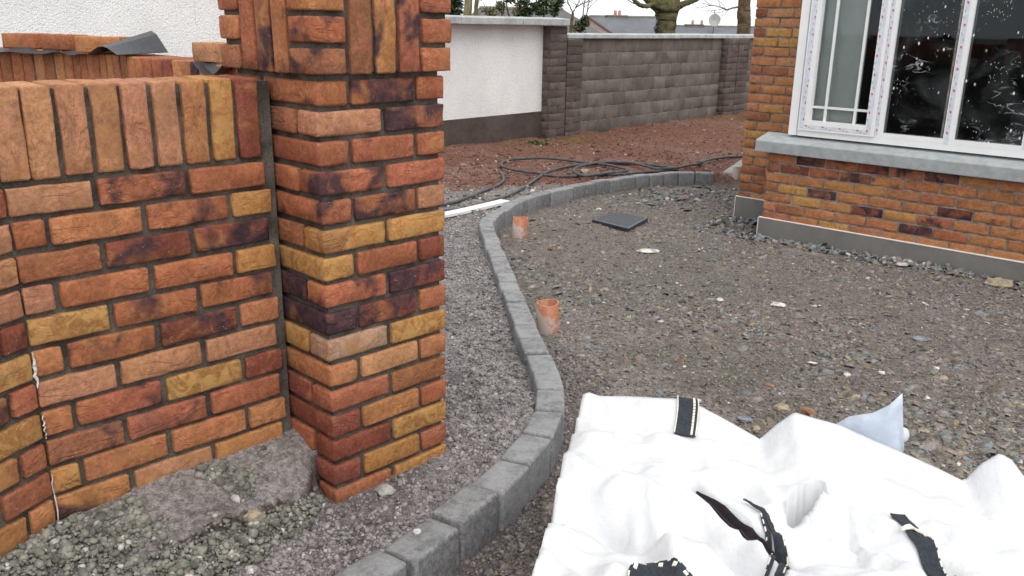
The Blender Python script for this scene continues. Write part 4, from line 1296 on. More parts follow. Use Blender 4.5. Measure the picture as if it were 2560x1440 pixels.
def make_stones():
    # drive: broken slate trodden into the mud
    N = 64000
    y = ysample(N, 1.3, 9.3, 1.15); x = RNG.uniform(-0.35, 1.0, N) * (0.6 + y * 0.62) + 0.25
    k = (side_of(x, y) > 0.075) & house_clear(x, y, 0.01)
    x, y = x[k], y[k]
    dens = fbm(x, y, 1.1, 3, 12.0)
    k = RNG.random(len(x)) < sstep(0.30, 0.60, dens) * 0.85 + 0.15
    x, y = x[k], y[k]
    k = (y > 3.6) | (side_of(x, y) > 0.22 + 0.10 * (fbm(x, y, 6, 2, 13.0) - 0.5)) | (RNG.random(len(x)) < 0.06)      # muddy strip along the near kerb
    x, y = x[k], y[k]
    sz = np.clip(np.exp(RNG.normal(math.log(0.0082), 0.52, len(x))), 0.004, 0.030)
    scatter('slate_gravel', flake(), x, y, sz, 0.42, [ST[c] for c in ('blue', 'green', 'brown', 'mauve', 'dark', 'tan', 'white', 'rust')], [0.13, 0.17, 0.24, 0.30, 0.07, 0.072, 0.010, 0.008], 0.28, 0.42, 0.34, 0.4)
    # fine crumbs
    N = 70000
    y = ysample(N, 1.5, 8.5, 1.25); x = RNG.uniform(-0.35, 1.0, N) * (0.6 + y * 0.62) + 0.25
    k = (side_of(x, y) > 0.07) & house_clear(x, y, 0.01)
    x, y = x[k], y[k]
    sz = np.clip(np.exp(RNG.normal(math.log(0.0044), 0.40, len(x))), 0.002, 0.012) * (1 + 0.06 * np.maximum(y - 2.5, 0))
    scatter('drive_grit', octa(), x, y, sz, 0.7, [ST[c] for c in ('mauve', 'brown', 'green', 'dark', 'tan', 'white')], [0.36, 0.27, 0.20, 0.11, 0.05, 0.01], 0.35, 0.3)
    N = 9000
    y = RNG.uniform(1.4, 3.7, N); x = RNG.uniform(-0.4, 0.6, N)
    sd = side_of(x, y); k = (sd > 0.058) & (sd < 0.30)
    x, y = x[k], y[k]
    sz = np.clip(np.exp(RNG.normal(math.log(0.0058), 0.42, len(x))), 0.003, 0.016)
    scatter('kerb_spoil', octa(), x, y, sz, 0.8, [ST[c] for c in ('mauve', 'bedd', 'bed', 'brown')], [0.45, 0.25, 0.15, 0.15], 0.35, 0.35)
    # slate banked against the house plinth
    N = 1050
    u = RNG.uniform(-0.6, 3.2, N); s = -np.abs(RNG.normal(0, 0.07, N)) - 0.012
    j = u < -0.02
    s = np.where(j, RNG.uniform(-0.15, 0.60, N), s)
    x = HA[0] + u * HU[0] + s * HS[0]; y = HA[1] + u * HU[1] + s * HS[1]
    sz = np.clip(np.exp(RNG.normal(math.log(0.016), 0.42, N)), 0.006, 0.042)
    scatter('slate_bank', flake(), x, y, sz, 0.45, [ST[c] for c in ('blue', 'green', 'brown', 'mauve', 'dark', 'pale')], [0.34, 0.26, 0.12, 0.14, 0.09, 0.05], 0.25, 0.25, 0.5, 0.4, RNG.uniform(0, 0.018, N))
    N = 800
    x = RNG.normal(1.75, 0.55, N); y = RNG.normal(8.3, 0.42, N)
    k = (side_of(x, y) > 0.09) & house_clear(x, y, 0.01)
    x, y = x[k], y[k]
    sz = np.clip(np.exp(RNG.normal(math.log(0.016), 0.45, len(x))), 0.006, 0.045)
    scatter('slate_heap', flake(), x, y, sz, 0.42, [ST[c] for c in ('blue', 'green', 'brown', 'mauve', 'dark', 'pale')], [0.26, 0.26, 0.16, 0.18, 0.07, 0.07], 0.25, 0.25, 0.4, 0.4)
    # mauve crushed stone of the bed between pier and kerb
    N = 95000
    y = ysample(N, 1.15, 7.0, 1.25); x = RNG.uniform(-1.3, 0.16, N)
    s = side_of(x, y); d, sa = wall_d(x, y)
    bench = (d < 0.20) & (sa < 0.78) & (y < 3)
    px, py = x - PIER[0], y - PIER[1]
    inp = (px * DP[0] + py * DP[1] > 0.0) & (px * DP[0] + py * DP[1] < 0.41) & (px * NP[0] + py * NP[1] > 0)
    k = (s < -0.060) & ~bench & ~inp & ((d > 0.012) | ((sa > 0.66) & (px * DP[0] + py * DP[1] > 0.0)))
    x, y = x[k], y[k]
    k = RNG.random(len(x)) < sstep(0.30, 0.55, fbm(x, y, 3.0, 2, 21.0)) * 0.7 + 0.3
    x, y = x[k], y[k]
    sz = np.clip(np.exp(RNG.normal(math.log(0.0054), 0.40, len(x))), 0.0025, 0.015) * (1 + 0.03 * np.maximum(y - 2.2, 0))
    scatter('bed_gravel', octa(), x, y, sz, 0.8, [ST[c] for c in ('bed', 'bedd', 'mauve', 'pale')], [0.66, 0.14, 0.16, 0.04], 0.35, 0.4)
    # greenish chippings tipped at the wall's foot
    poly = [(-1.6, 1.45), (-1.16, 1.82), (-1.02, 1.90), (-0.93, 1.83), (-0.86, 1.86), (-0.68, 2.02), (-0.55, 2.115), (-0.50, 2.10), (-0.53, 1.99), (-0.60, 1.87), (-0.68, 1.74), (-0.85, 1.50), (-1.05, 1.2), (-1.6, 1.2)]
    N = 38000
    x = RNG.uniform(-1.6, -0.45, N); y = RNG.uniform(1.2, 2.15, N)
    x2 = x + 0.05 * (fbm(x, y, 14, 2, 31.0) - 0.5); y2 = y + 0.05 * (fbm(x, y, 14, 2, 37.0) - 0.5)
    d, sa = wall_d(x, y)
    k = in_poly(x2, y2, poly) & (d > 0.012) & ~((d < 0.185 + 0.03 * (fbm(x, y, 20, 2, 44.0) - 0.5)) & (sa > 0.10 + 0.15 * (fbm(x, y, 9, 2, 45.0) - 0.5)) & (sa < 0.8)) & (side_of(x, y) < -0.07)
    k &= RNG.random(N) < 0.35 + 0.65 * sstep(0.32, 0.5, fbm(x, y, 5.0, 2, 41.0))
    x, y = x[k], y[k]
    sz = np.clip(np.exp(RNG.normal(math.log(0.0053), 0.42, len(x))), 0.0028, 0.0155)
    scatter('green_chippings', ico(), x, y, sz, 0.75, [ST[c] for c in ('lime', 'limed', 'green', 'pale')], [0.52, 0.27, 0.17, 0.04], 0.33, 0.25, 0.5, 0.3, RNG.uniform(-0.004, 0.016, len(x)))
    # a thin spill of the same over the bench
    N = 1500
    a = RNG.uniform(0.02, 0.62, N); b = np.abs(RNG.normal(0.06, 0.05, N)) + 0.014
    k = RNG.random(N) < sstep(0.48, 0.58, fbm(a * 3, b * 3, 3.2, 2, 51.0)) * (1 - sstep(0.40, 0.60, a))
    a, b = a[k], b[k]
    x = CRK[0] + a * D45[0] + b * N45[0]; y = CRK[1] + a * D45[1] + b * N45[1]
    sz = np.clip(np.exp(RNG.normal(math.log(0.0068), 0.36, len(x))), 0.003, 0.016)
    scatter('green_chippings', ico(), x, y, sz, 0.75, [ST[c] for c in ('lime', 'limed', 'green', 'pale')], [0.52, 0.27, 0.17, 0.04], 0.24, 0.3)
    # clods and flints on the red soil
    N = 16000
    y = ysample(N, 6.6, 19.5, 1.3); x = RNG.uniform(-0.28, 0.30, N) * y * 1.15 + 0.6
    fx, fy = x - F0[0], y - F0[1]
    k = (side_of(x, y) < -0.07) & house_clear(x, y, 0.05) & (fx * -FU[1] + fy * FU[0] < -0.02)
    x, y = x[k], y[k]
    sz = np.clip(np.exp(RNG.normal(math.log(0.0115), 0.45, len(x))), 0.005, 0.045)
    mid = (y < 8.2)
    scatter('soil_clods', octa(), x[~mid], y[~mid], sz[~mid], 0.7, [ST[c] for c in ('soil', 'soild', 'soilp', 'pale')], [0.62, 0.26, 0.10, 0.02], 0.35, 0.35)
    scatter('rubble', octa(), x[mid], y[mid], sz[mid], 0.7, [ST[c] for c in ('mauve', 'brown', 'pale', 'green', 'dark')], [0.34, 0.24, 0.16, 0.16, 0.10], 0.35, 0.35)
make_stones()

def rock(x, y, size, mat, label, cat='stone', flat=0.6, zrot=0.0, z=None, sx=1.0, name='stone', sub=2):
    bm = bmesh.new(); bmesh.ops.create_icosphere(bm, subdivisions=sub, radius=1.0)
    sd = Vector((x * 7.1, y * 3.3, size * 90))
    for v in bm.verts:
        d = v.co.normalized()
        f = 1 + 0.42 * mnoise.noise(d * 1.3 + sd) + 0.13 * mnoise.noise(d * 4 + sd)
        v.co = Vector((d.x * f * sx, d.y * f, max(-0.7, min(0.78, d.z * f))))
    me = bpy.data.meshes.new(name); bm.to_mesh(me); bm.free()
    z = gz(x, y) if z is None else z
    o = put(name, me, mat, None, Matrix.Translation((x, y, z + size * flat * 0.45)) @ Matrix.Rotation(zrot, 4, 'Z') @ Matrix.Diagonal((size, size, size * flat, 1)))
    tag(o, label, cat)
    return o
rock(-0.352, 2.190, 0.022, ST['pale'], 'smooth grey stone resting against the pier\'s foot', flat=0.8, sx=1.3)
rock(-0.665, 1.965, 0.026, ST['tan'], 'angular brown stone standing among the green chippings', flat=1.0)
rock(-1.10, 1.915, 0.028, ST['bed'], 'pale grey stone at the wall\'s foot just below the bend', flat=0.8)
rock(-1.03, 1.73, 0.022, ST['lime'], 'mossy green stone lowest in the chippings pile', flat=0.8)
rock(-0.625, 1.800, 0.014, ST['white'], 'small white stone in the green chippings', flat=1.0)
rock(-0.236, 1.944, 0.011, ST['white'], 'tiny white stone lying on a near kerb block', z=0.132, flat=0.8)
rock(0.965, 5.93, 0.050, ST['white'], 'long white stone chip in the middle of the drive', flat=0.3, sx=1.6)
rock(1.905, 6.40, 0.045, ST['blue'], 'blue grey slate lump at the bay plinth\'s corner', flat=0.6, sx=1.3)
rock(1.975, 6.31, 0.026, ST['tan'], 'small cream stone next to the blue slate lump', flat=0.6)
rock(3.02, 5.12, 0.060, ST['tan'], 'rough cream mortar lump under the plinth at the right', flat=0.7, sx=1.2)
rock(1.64, 8.22, 0.055, ST['soilp'], 'flat pinkish stone on the slate heap near the far kerb', flat=0.4, sx=1.3)
rock(1.50, 4.60, 0.028, ST['white'], 'white oblong stone, right of the drive\'s middle', flat=0.5, sx=1.5, zrot=-0.5)
rock(1.19, 4.70, 0.019, ST['white'], 'small white pebble left of the oblong white stone', flat=0.7)
rock(1.475, 3.50, 0.017, ST['white'], 'white pebble on the drive above the plastic sheet, left of two', flat=0.7)
rock(1.64, 3.53, 0.015, ST['white'], 'white pebble on the drive above the plastic sheet, right of two', flat=0.7)
rock(2.04, 4.02, 0.032, ST['blue'], 'flat blue slate on the right of the drive', flat=0.3, sx=1.4)
rock(0.90, 3.00, 0.022, ST['blue'], 'blue slate piece between the two bag peaks', flat=0.4, sx=1.3)
rock(1.16, 3.07, 0.030, ST['rust'], 'orange brick fragment behind the bag\'s middle peak', flat=0.6, name='brick_fragment', cat='brick fragment')
rock(1.07, 3.10, 0.034, ST['tan'], 'cream mortar lump behind the bag\'s middle peak', flat=0.6)
rock(0.757, 9.15, 0.050, ST['tan'], 'grey brown stone inside the small hose loop', flat=0.7)
rock(-0.57, 9.6, 0.04, ST['soilp'], 'pinkish stone on the red soil left of the hoses', flat=0.6)
rock(0.27, 5.98, 0.020, ST['rust'], 'small orange fragment on the drive between the two pipes', flat=0.7, name='brick_fragment', cat='brick fragment')
mb = MB(); mb.box((-0.022, -0.011, 0), (0.022, 0.011, 0.003))
tag(mb.build('card_scrap', M_PVC, None, False, Matrix.Translation((1.365, 3.63, gz(1.365, 3.63) + 0.014)) @ Matrix.Rotation(1.9, 4, 'Z') @ Matrix.Rotation(0.25, 4, 'Y')), 'small white card scrap lying on the gravel', 'litter')
mb = MB(); mb.box((-0.05, -0.012, 0), (0.05, 0.012, 0.012))
tag(mb.build('plastic_scrap', simple('blue_plastic', (0.05, 0.22, 0.55), 0.4, 0.1, 30, 0.0), None, False, Matrix.Translation((0.853, 8.84, gz(0.853, 8.84) + 0.012)) @ Matrix.Rotation(0.2, 4, 'Z')), 'bright blue plastic scrap by the hose near the kerb', 'litter')

# ------------------------------------------------------------------ builder's bag
def bag_material():
    t = NT('white_bag')
    v = t.pos()
    w1 = t.n('TexWave', Vector=v, Scale=180.0); w2_ = t.noise(v, 9.0, 4)
    c = t.grey((0.655, 0.665, 0.675), t.ramp(w2_, 0.3, 0.7, 0.96, 1.03))
    dirt = t.math('MULTIPLY', t.ramp(t.noise(v, 70.0, 4, 0.7), 0.66, 0.74), t.ramp(t.noise(v, 6.0, 3), 0.50, 0.66))
    c = t.mix(t.math('MULTIPLY', dirt, 0.6), c, (0.20, 0.17, 0.14))
    nd = t.bsdf(Base_Color=c, Roughness=0.5)
    t.set(nd, 'Normal', t.bump(t.math('ADD', w2_, t.math('MULTIPLY', t.noise(v, 30.0, 4), 0.3)), 0.5, 0.02))
    return t.m
M_BAG = bag_material()
BB, BU, BV = np.array([0.20, 2.18]), np.array([0.82, -0.42]), np.array([-0.15, -0.80])
RIM = np.array([(-0.03, 0.36), (0.0, 0.425), (0.016, 0.436), (0.055, 0.432), (0.129, 0.447), (0.283, 0.471), (0.353, 0.465), (0.445, 0.437), (0.524, 0.410), (0.562, 0.458), (0.604, 0.501), (0.66, 0.496), (0.721, 0.492), (0.884, 0.454), (0.956, 0.437), (1.022, 0.418), (1.049, 0.468), (1.085, 0.504), (1.113, 0.494), (1.143, 0.462), (1.22, 0.42), (1.4, 0.40)])
POCKET = [(0.56, 0.364), (0.642, 0.249), (0.655, 0.295), (0.616, 0.393), (0.585, 0.429), (0.551, 0.504)]
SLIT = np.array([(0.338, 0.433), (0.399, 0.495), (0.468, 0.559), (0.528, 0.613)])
def seg_d(u, v, P):
    best = np.full(np.shape(u), 9.0)
    for a, b in zip(P[:-1], P[1:]):
        d = b - a
        t = np.clip(((u - a[0]) * d[0] + (v - a[1]) * d[1]) / (d @ d), 0, 1)
        best = np.minimum(best, np.hypot(u - a[0] - t * d[0], v - a[1] - t * d[1]))
    return best
_cr = random.Random(77)
CREASES = []
for _ in range(30):
    CREASES.append((_cr.uniform(0.0, 1.3), _cr.uniform(0.18, 1.1), _cr.uniform(0, math.pi), _cr.uniform(0.14, 0.38), _cr.uniform(0.035, 0.085), _cr.choice((-1, 1, 1)) * _cr.uniform(0.012, 0.028)))
def creases(u, v):
    z = 0
    for cu, cv, a, ln, w, h in CREASES:
        du, dv = u - cu, v - cv
        al = du * math.cos(a) + dv * math.sin(a); ac = -du * math.sin(a) + dv * math.cos(a)
        z = z + h * np.clip(1 - np.abs(ac) / w, 0, 1) * (1 - sstep(0.5 * ln, ln, np.abs(al)))
    return z
def bag_z(u, v):
    u = np.asarray(u, float); v = np.asarray(v, float)
    zr = np.interp(u, RIM[:, 0], RIM[:, 1])
    w = np.exp(-np.clip(v, 0, 9) / 0.17)
    fold = np.abs(fbm(u + 0.35 * v, v - 0.5 * u, 5.0, 2, 61.0) - 0.5) * 2
    zi = 0.385 + 0.045 * (fbm(u, v, 2.4, 2, 66.0) - 0.5) * 2 + 0.060 * (0.5 - fold) + 0.030 * (0.5 - np.abs(fbm(u - 0.2 * v, v + 0.6 * u, 11.0, 2, 63.0) - 0.5) * 2)
    zi = zi - 0.03 * np.exp(-((v - 0.62 + 0.3 * (u - 0.3)) / 0.10) ** 2) * (u < 0.7)
    zi = zi + creases(u, v)
    z = zr * w + zi * (1 - w)
    pk = in_poly(u, v, POCKET)
    z = z - 0.060 * np.exp(-(seg_d(u, v, np.array([(0.36, 0.60), (0.49, 0.74)])) / 0.06) ** 2) - 0.05 * np.exp(-(seg_d(u, v, np.array([(0.08, 0.62), (0.22, 0.80)])) / 0.05) ** 2)
    z = z - np.where(pk, 0.20, 0.0)
    z = z - 0.045 * np.exp(-(seg_d(u, v, SLIT) / 0.018) ** 2)
    return z
def bag_xy(u, v): return BB[0] + u * BU[0] + v * BV[0], BB[1] + u * BU[1] + v * BV[1]
def build_bag():
    root = empty('bulk_bag', (0.6, 1.6, 0.0), 'slumped white woven builder\'s bag with black straps in the foreground', 'bag')
    us = np.concatenate([np.linspace(-0.14, 0.0, 12)[:-1], np.arange(0.0, 1.36, 0.0095), np.linspace(1.36, 1.5, 10)])
    vs = np.concatenate([np.linspace(-0.10, 0.0, 9)[:-1], np.arange(0.0, 1.15, 0.0095), np.linspace(1.15, 1.3, 10)])
    U, V = np.meshgrid(us, vs)
    Uc = np.clip(U, 0.0, 1.36); Vc = np.clip(V, 0, 1.15)
    Z = bag_z(Uc, Vc)
    du = np.maximum(np.maximum(-U, 0) / 0.14, np.maximum(U - 1.36, 0) / 0.14); dv = np.maximum(np.maximum(-V, 0) / 0.10, np.maximum(V - 1.15, 0) / 0.15)
    dd = np.clip(np.maximum(du, dv), 0, 1)
    # horizontal spread of the sides is small: they hang nearly straight down and belly out
    Uo = Uc + (U - Uc) * (0.28 + 0.45 * sstep(0.45, 1.0, np.clip(V, 0, 1.2)) * (U < 0)); Vo = Vc + (V - Vc) * 0.35
    Z = Z * (1 - dd) + (-0.03) * dd + np.where((dd > 0) & (dd < 1), 0.02 * (fbm(U * 3, V * 3, 4.0, 2, 71.0) - 0.5), 0)
    Xw, Yw = bag_xy(Uo, Vo)
    ny, nx = U.shape
    P = np.stack([Xw, Yw, Z], -1).reshape(-1, 3)
    i = np.arange((ny - 1) * nx).reshape(ny - 1, nx)[:, :-1].ravel()
    F = np.stack([i, i + nx, i + nx + 1, i + 1], 1)
    put('bag_cloth', np_mesh('bag_cloth', P, F, [M_BAG], None, True), None, root)
    def ribbon(path, w, name, mat, lift=0.004, parent=root, n=8, taper=None, stitches=(), nst=0, thick=0.003):
        Pp = catmull(np.array(path), n)
        vs_ = []; m = 4
        X, Y = bag_xy(Pp[:, 0], Pp[:, 1])
        XY = np.stack([X, Y], 1)
        T = np.gradient(XY, axis=0); T /= np.linalg.norm(T, axis=1)[:, None]
        S = np.stack([T[:, 1], -T[:, 0]], 1)
        M_ = np.linalg.inv(np.array([BU, BV]).T)
        def at(q, l):
            uv = M_ @ (q - BB)
            return (q[0], q[1], float(bag_z(np.array([uv[0]]), np.array([max(uv[1], 0.0)]))[0]) + l)
        for k_, (q, s) in enumerate(zip(XY, S)):
            ww = w if taper is None else w * taper(k_ / (len(XY) - 1))
            for j in range(m + 1): vs_.append(at(q + s * ww * (j / m - 0.5), lift))
        L = len(XY)
        fs_ = [(k_ * (m + 1) + j, k_ * (m + 1) + j + 1, (k_ + 1) * (m + 1) + j + 1, (k_ + 1) * (m + 1) + j) for k_ in range(L - 1) for j in range(m)]
        mb = MB(); mb.add(vs_, fs_)
        o = mb.build(name, mat, parent)
        md = o.modifiers.new('thick', 'SOLIDIFY'); md.thickness = thick; md.offset = 0
        for side, cnt, ln, wd in stitches:
            sb = MB()
            cum = np.concatenate([[0], np.cumsum(np.linalg.norm(np.diff(XY, axis=0), axis=1))])
            for q_ in range(cnt):
                s0 = cum[-1] * (q_ + 0.2) / cnt
                c = np.array([np.interp(s0, cum, XY[:, 0]), np.interp(s0, cum, XY[:, 1])])
                tt = np.array([np.interp(s0, cum, T[:, 0]), np.interp(s0, cum, T[:, 1])]); tt /= np.linalg.norm(tt)
                ss = np.array([tt[1], -tt[0]])
                f_ = 1.0 if taper is None else taper(s0 / cum[-1])
                c = c + ss * side * w * f_
                quad = [c - tt * ln / 2 - ss * wd / 2, c + tt * ln / 2 - ss * wd / 2, c + tt * ln / 2 + ss * wd / 2, c - tt * ln / 2 + ss * wd / 2]
                b_ = [at(p, lift + 0.002) for p in quad]; t_ = [at(p, lift + 0.004) for p in quad]
                sb.add(b_ + t_, [(0, 3, 2, 1), (4, 5, 6, 7), (0, 1, 5, 4), (1, 2, 6, 5), (2, 3, 7, 6), (3, 0, 4, 7)])
            so = sb.build('stitching', M_STITCH, o); so['kind'] = 'stuff'
        return o
    ribbon([(0.3175, -0.012), (0.319, 0.03), (0.316, 0.09), (0.312, 0.145)], 0.052, 'strap_or_slit_shade', M_STRAP, 0.006, stitches=((-0.30, 15, 0.006, 0.0055), (0.5, 20, 0.004, 0.003), (-0.5, 20, 0.004, 0.003)))
    ribbon(SLIT.tolist(), 0.017, 'strap_or_slit_shade', simple('plum_slit_shade', (0.030, 0.022, 0.028), 0.8, 0.2, 40, 0.3), 0.010, taper=lambda t: 0.45 + 0.75 * math.sin(math.pi * min(1, 0.15 + t * 0.75)))  # no strap: dark ribbon painting the shade inside the cloth's open slit
    ribbon([(0.455, 0.425), (0.498, 0.487), (0.523, 0.573), (0.536, 0.616), (0.520, 0.691), (0.498, 0.77)], 0.016, 'strap_or_slit_shade', M_STRAP, 0.008, taper=lambda t: 0.25 + 0.85 * min(1, t * 2.2), stitches=((-0.40, 14, 0.012, 0.0028),))
    ribbon([(0.492, 0.50), (0.505, 0.585), (0.508, 0.635), (0.478, 0.713), (0.455, 0.77)], 0.009, 'strap_or_slit_shade', M_STRAP, 0.007, stitches=((0.40, 12, 0.010, 0.0025),))
    ribbon([(0.800, 0.352), (0.820, 0.440), (0.834, 0.510), (0.840, 0.575), (0.834, 0.73)], 0.038, 'strap_or_slit_shade', M_STRAP, 0.006, stitches=((-0.47, 22, 0.010, 0.003),), taper=lambda t: 0.85 + 0.3 * t)
    ribbon([(0.790, 0.440), (0.818, 0.428), (0.845, 0.417)], 0.009, 'strap_tie', M_STITCH, 0.011)
    ribbon([(0.215, 0.98), (0.230, 0.905), (0.258, 0.880), (0.300, 0.886), (0.345, 0.918), (0.39, 0.98)], 0.050, 'strap_or_slit_shade', M_STRAP, 0.008, stitches=((-0.28, 12, 0.008, 0.007), (-0.45, 16, 0.006, 0.003)))
    # clear plastic liner poking up behind the rim
    t = NT('plastic_liner')
    v = t.pos(); n = t.noise(v, 30.0, 4)
    tr = t.n('BsdfTransparent'); tr.inputs[0].default_value = (0.85, 0.89, 0.95, 1)
    df = t.n('BsdfPrincipled', Roughness=0.25); df.inputs['Base Color'].default_value = (0.60, 0.67, 0.77, 1)
    mx = t.n('MixShader'); t.set(mx, 0, t.ramp(n, 0.3, 0.7, 0.72, 0.92))
    t.t.links.new(tr.outputs[0], mx.inputs[1]); t.t.links.new(df.outputs[0], mx.inputs[2]); t.t.links.new(mx.outputs[0], t.out.inputs['Surface'])
    top = [(0.70, 0.470), (0.745, 0.510), (0.80, 0.530), (0.835, 0.556), (0.862, 0.592), (0.868, 0.560), (0.878, 0.50), (0.888, 0.45)]
    Vv = []
    for i_, (u, z) in enumerate(top):
        for j in range(6):
            f = j / 5
            vv = -0.012 - 0.035 * math.sin(f * 2.2) * (0.4 + 0.6 * i_ / 7)
            x, y = bag_xy(u, vv)
            Vv.append((x, y, 0.36 + (z - 0.36) * f))
    Fv = [(i_ * 6 + j, (i_ + 1) * 6 + j, (i_ + 1) * 6 + j + 1, i_ * 6 + j + 1) for i_ in range(len(top) - 1) for j in range(5)]
    me = bpy.data.meshes.new('plastic_liner'); me.from_pydata(Vv, [], Fv); me.polygons.foreach_set('use_smooth', [True] * len(Fv)); me.update()
    o = put('plastic_liner', me, t.m, root)
    md = o.modifiers.new('thick', 'SOLIDIFY'); md.thickness = 0.0012
    x, y = bag_xy(0.884, -0.06)
    bm = bmesh.new(); bmesh.ops.create_icosphere(bm, subdivisions=2, radius=0.017)
    for v_ in bm.verts: v_.co = Vector((v_.co.x * 0.9, v_.co.y * 0.5, v_.co.z * 1.25)) * (1 + 0.25 * mnoise.noise(v_.co * 30))
    me = bpy.data.meshes.new('bag_corner'); bm.to_mesh(me); bm.free(); me.polygons.foreach_set('use_smooth', [True] * len(me.polygons))
    put('bag_corner', me, M_BAG, root, Matrix.Translation((x, y, 0.478)))
build_bag()

# ------------------------------------------------------------------ trees and shrubs beyond the wall
def wob(pts, a, seed):
    rr = random.Random(seed)
    P = catmull(np.array(pts, float), 5)
    return [(p[0] + rr.uniform(-a, a), p[1] + rr.uniform(-a, a), p[2] + rr.uniform(-a, a)) for p in P]
def tube_r(mb, pts, r0, r1, seed=0, a=0.012, seg=10):
    P = wob(pts, a, seed); n = len(P)
    mb.tube(P, [r0 + (r1 - r0) * i / (n - 1) for i in range(n)], seg)
def twigs(mb, p, d, L, r, depth, rr):
    p = Vector(p); d = Vector(d).normalized()
    pts = [p]; n = 4
    for i in range(n):
        d = (d + Vector((rr.uniform(-.28, .28), rr.uniform(-.28, .28), rr.uniform(-.16, .24)))).normalized()
        pts.append(pts[-1] + d * L / n)
    mb.tube(pts, [r * (1 - 0.5 * i / n) for i in range(n + 1)], 5, cap=False)
    if depth > 0:
        for q in (2, 3, 4):
            dd = (d + Vector((rr.uniform(-.9, .9), rr.uniform(-.9, .9), rr.uniform(-.4, .7)))).normalized()
            twigs(mb, pts[q], dd, L * rr.uniform(0.5, 0.75), r * 0.5, depth - 1, rr)

def leaves(name, mat, parent, centres, n, size, seed, aspect=0.45):
    r_ = np.random.default_rng(seed)
    C = np.array(centres, float)                       # x y z rx ry rz
    k = r_.integers(0, len(C), n)
    d = r_.normal(size=(n, 3)); d /= np.linalg.norm(d, axis=1)[:, None]
    rad = r_.random((n, 1)) ** 0.45
    P = C[k, :3] + d * rad * C[k, 3:]
    a = r_.normal(size=(n, 3)); a[:, 2] *= 0.6; a /= np.linalg.norm(a, axis=1)[:, None]
    b = np.cross(a, r_.normal(size=(n, 3))); b /= np.linalg.norm(b, axis=1)[:, None]
    s = size * r_.uniform(0.6, 1.3, (n, 1))
    nrm = np.cross(a, b)
    V = np.stack([P - a * s, P + b * s * aspect + nrm * s * 0.12, P + a * s, P - b * s * aspect + nrm * s * 0.12], 1).reshape(-1, 3)
    F = np.arange(n * 4).reshape(n, 4)
    o = put(name, np_mesh(name, V, F, [mat]), None, parent)
    o['kind'] = 'stuff'
    return o

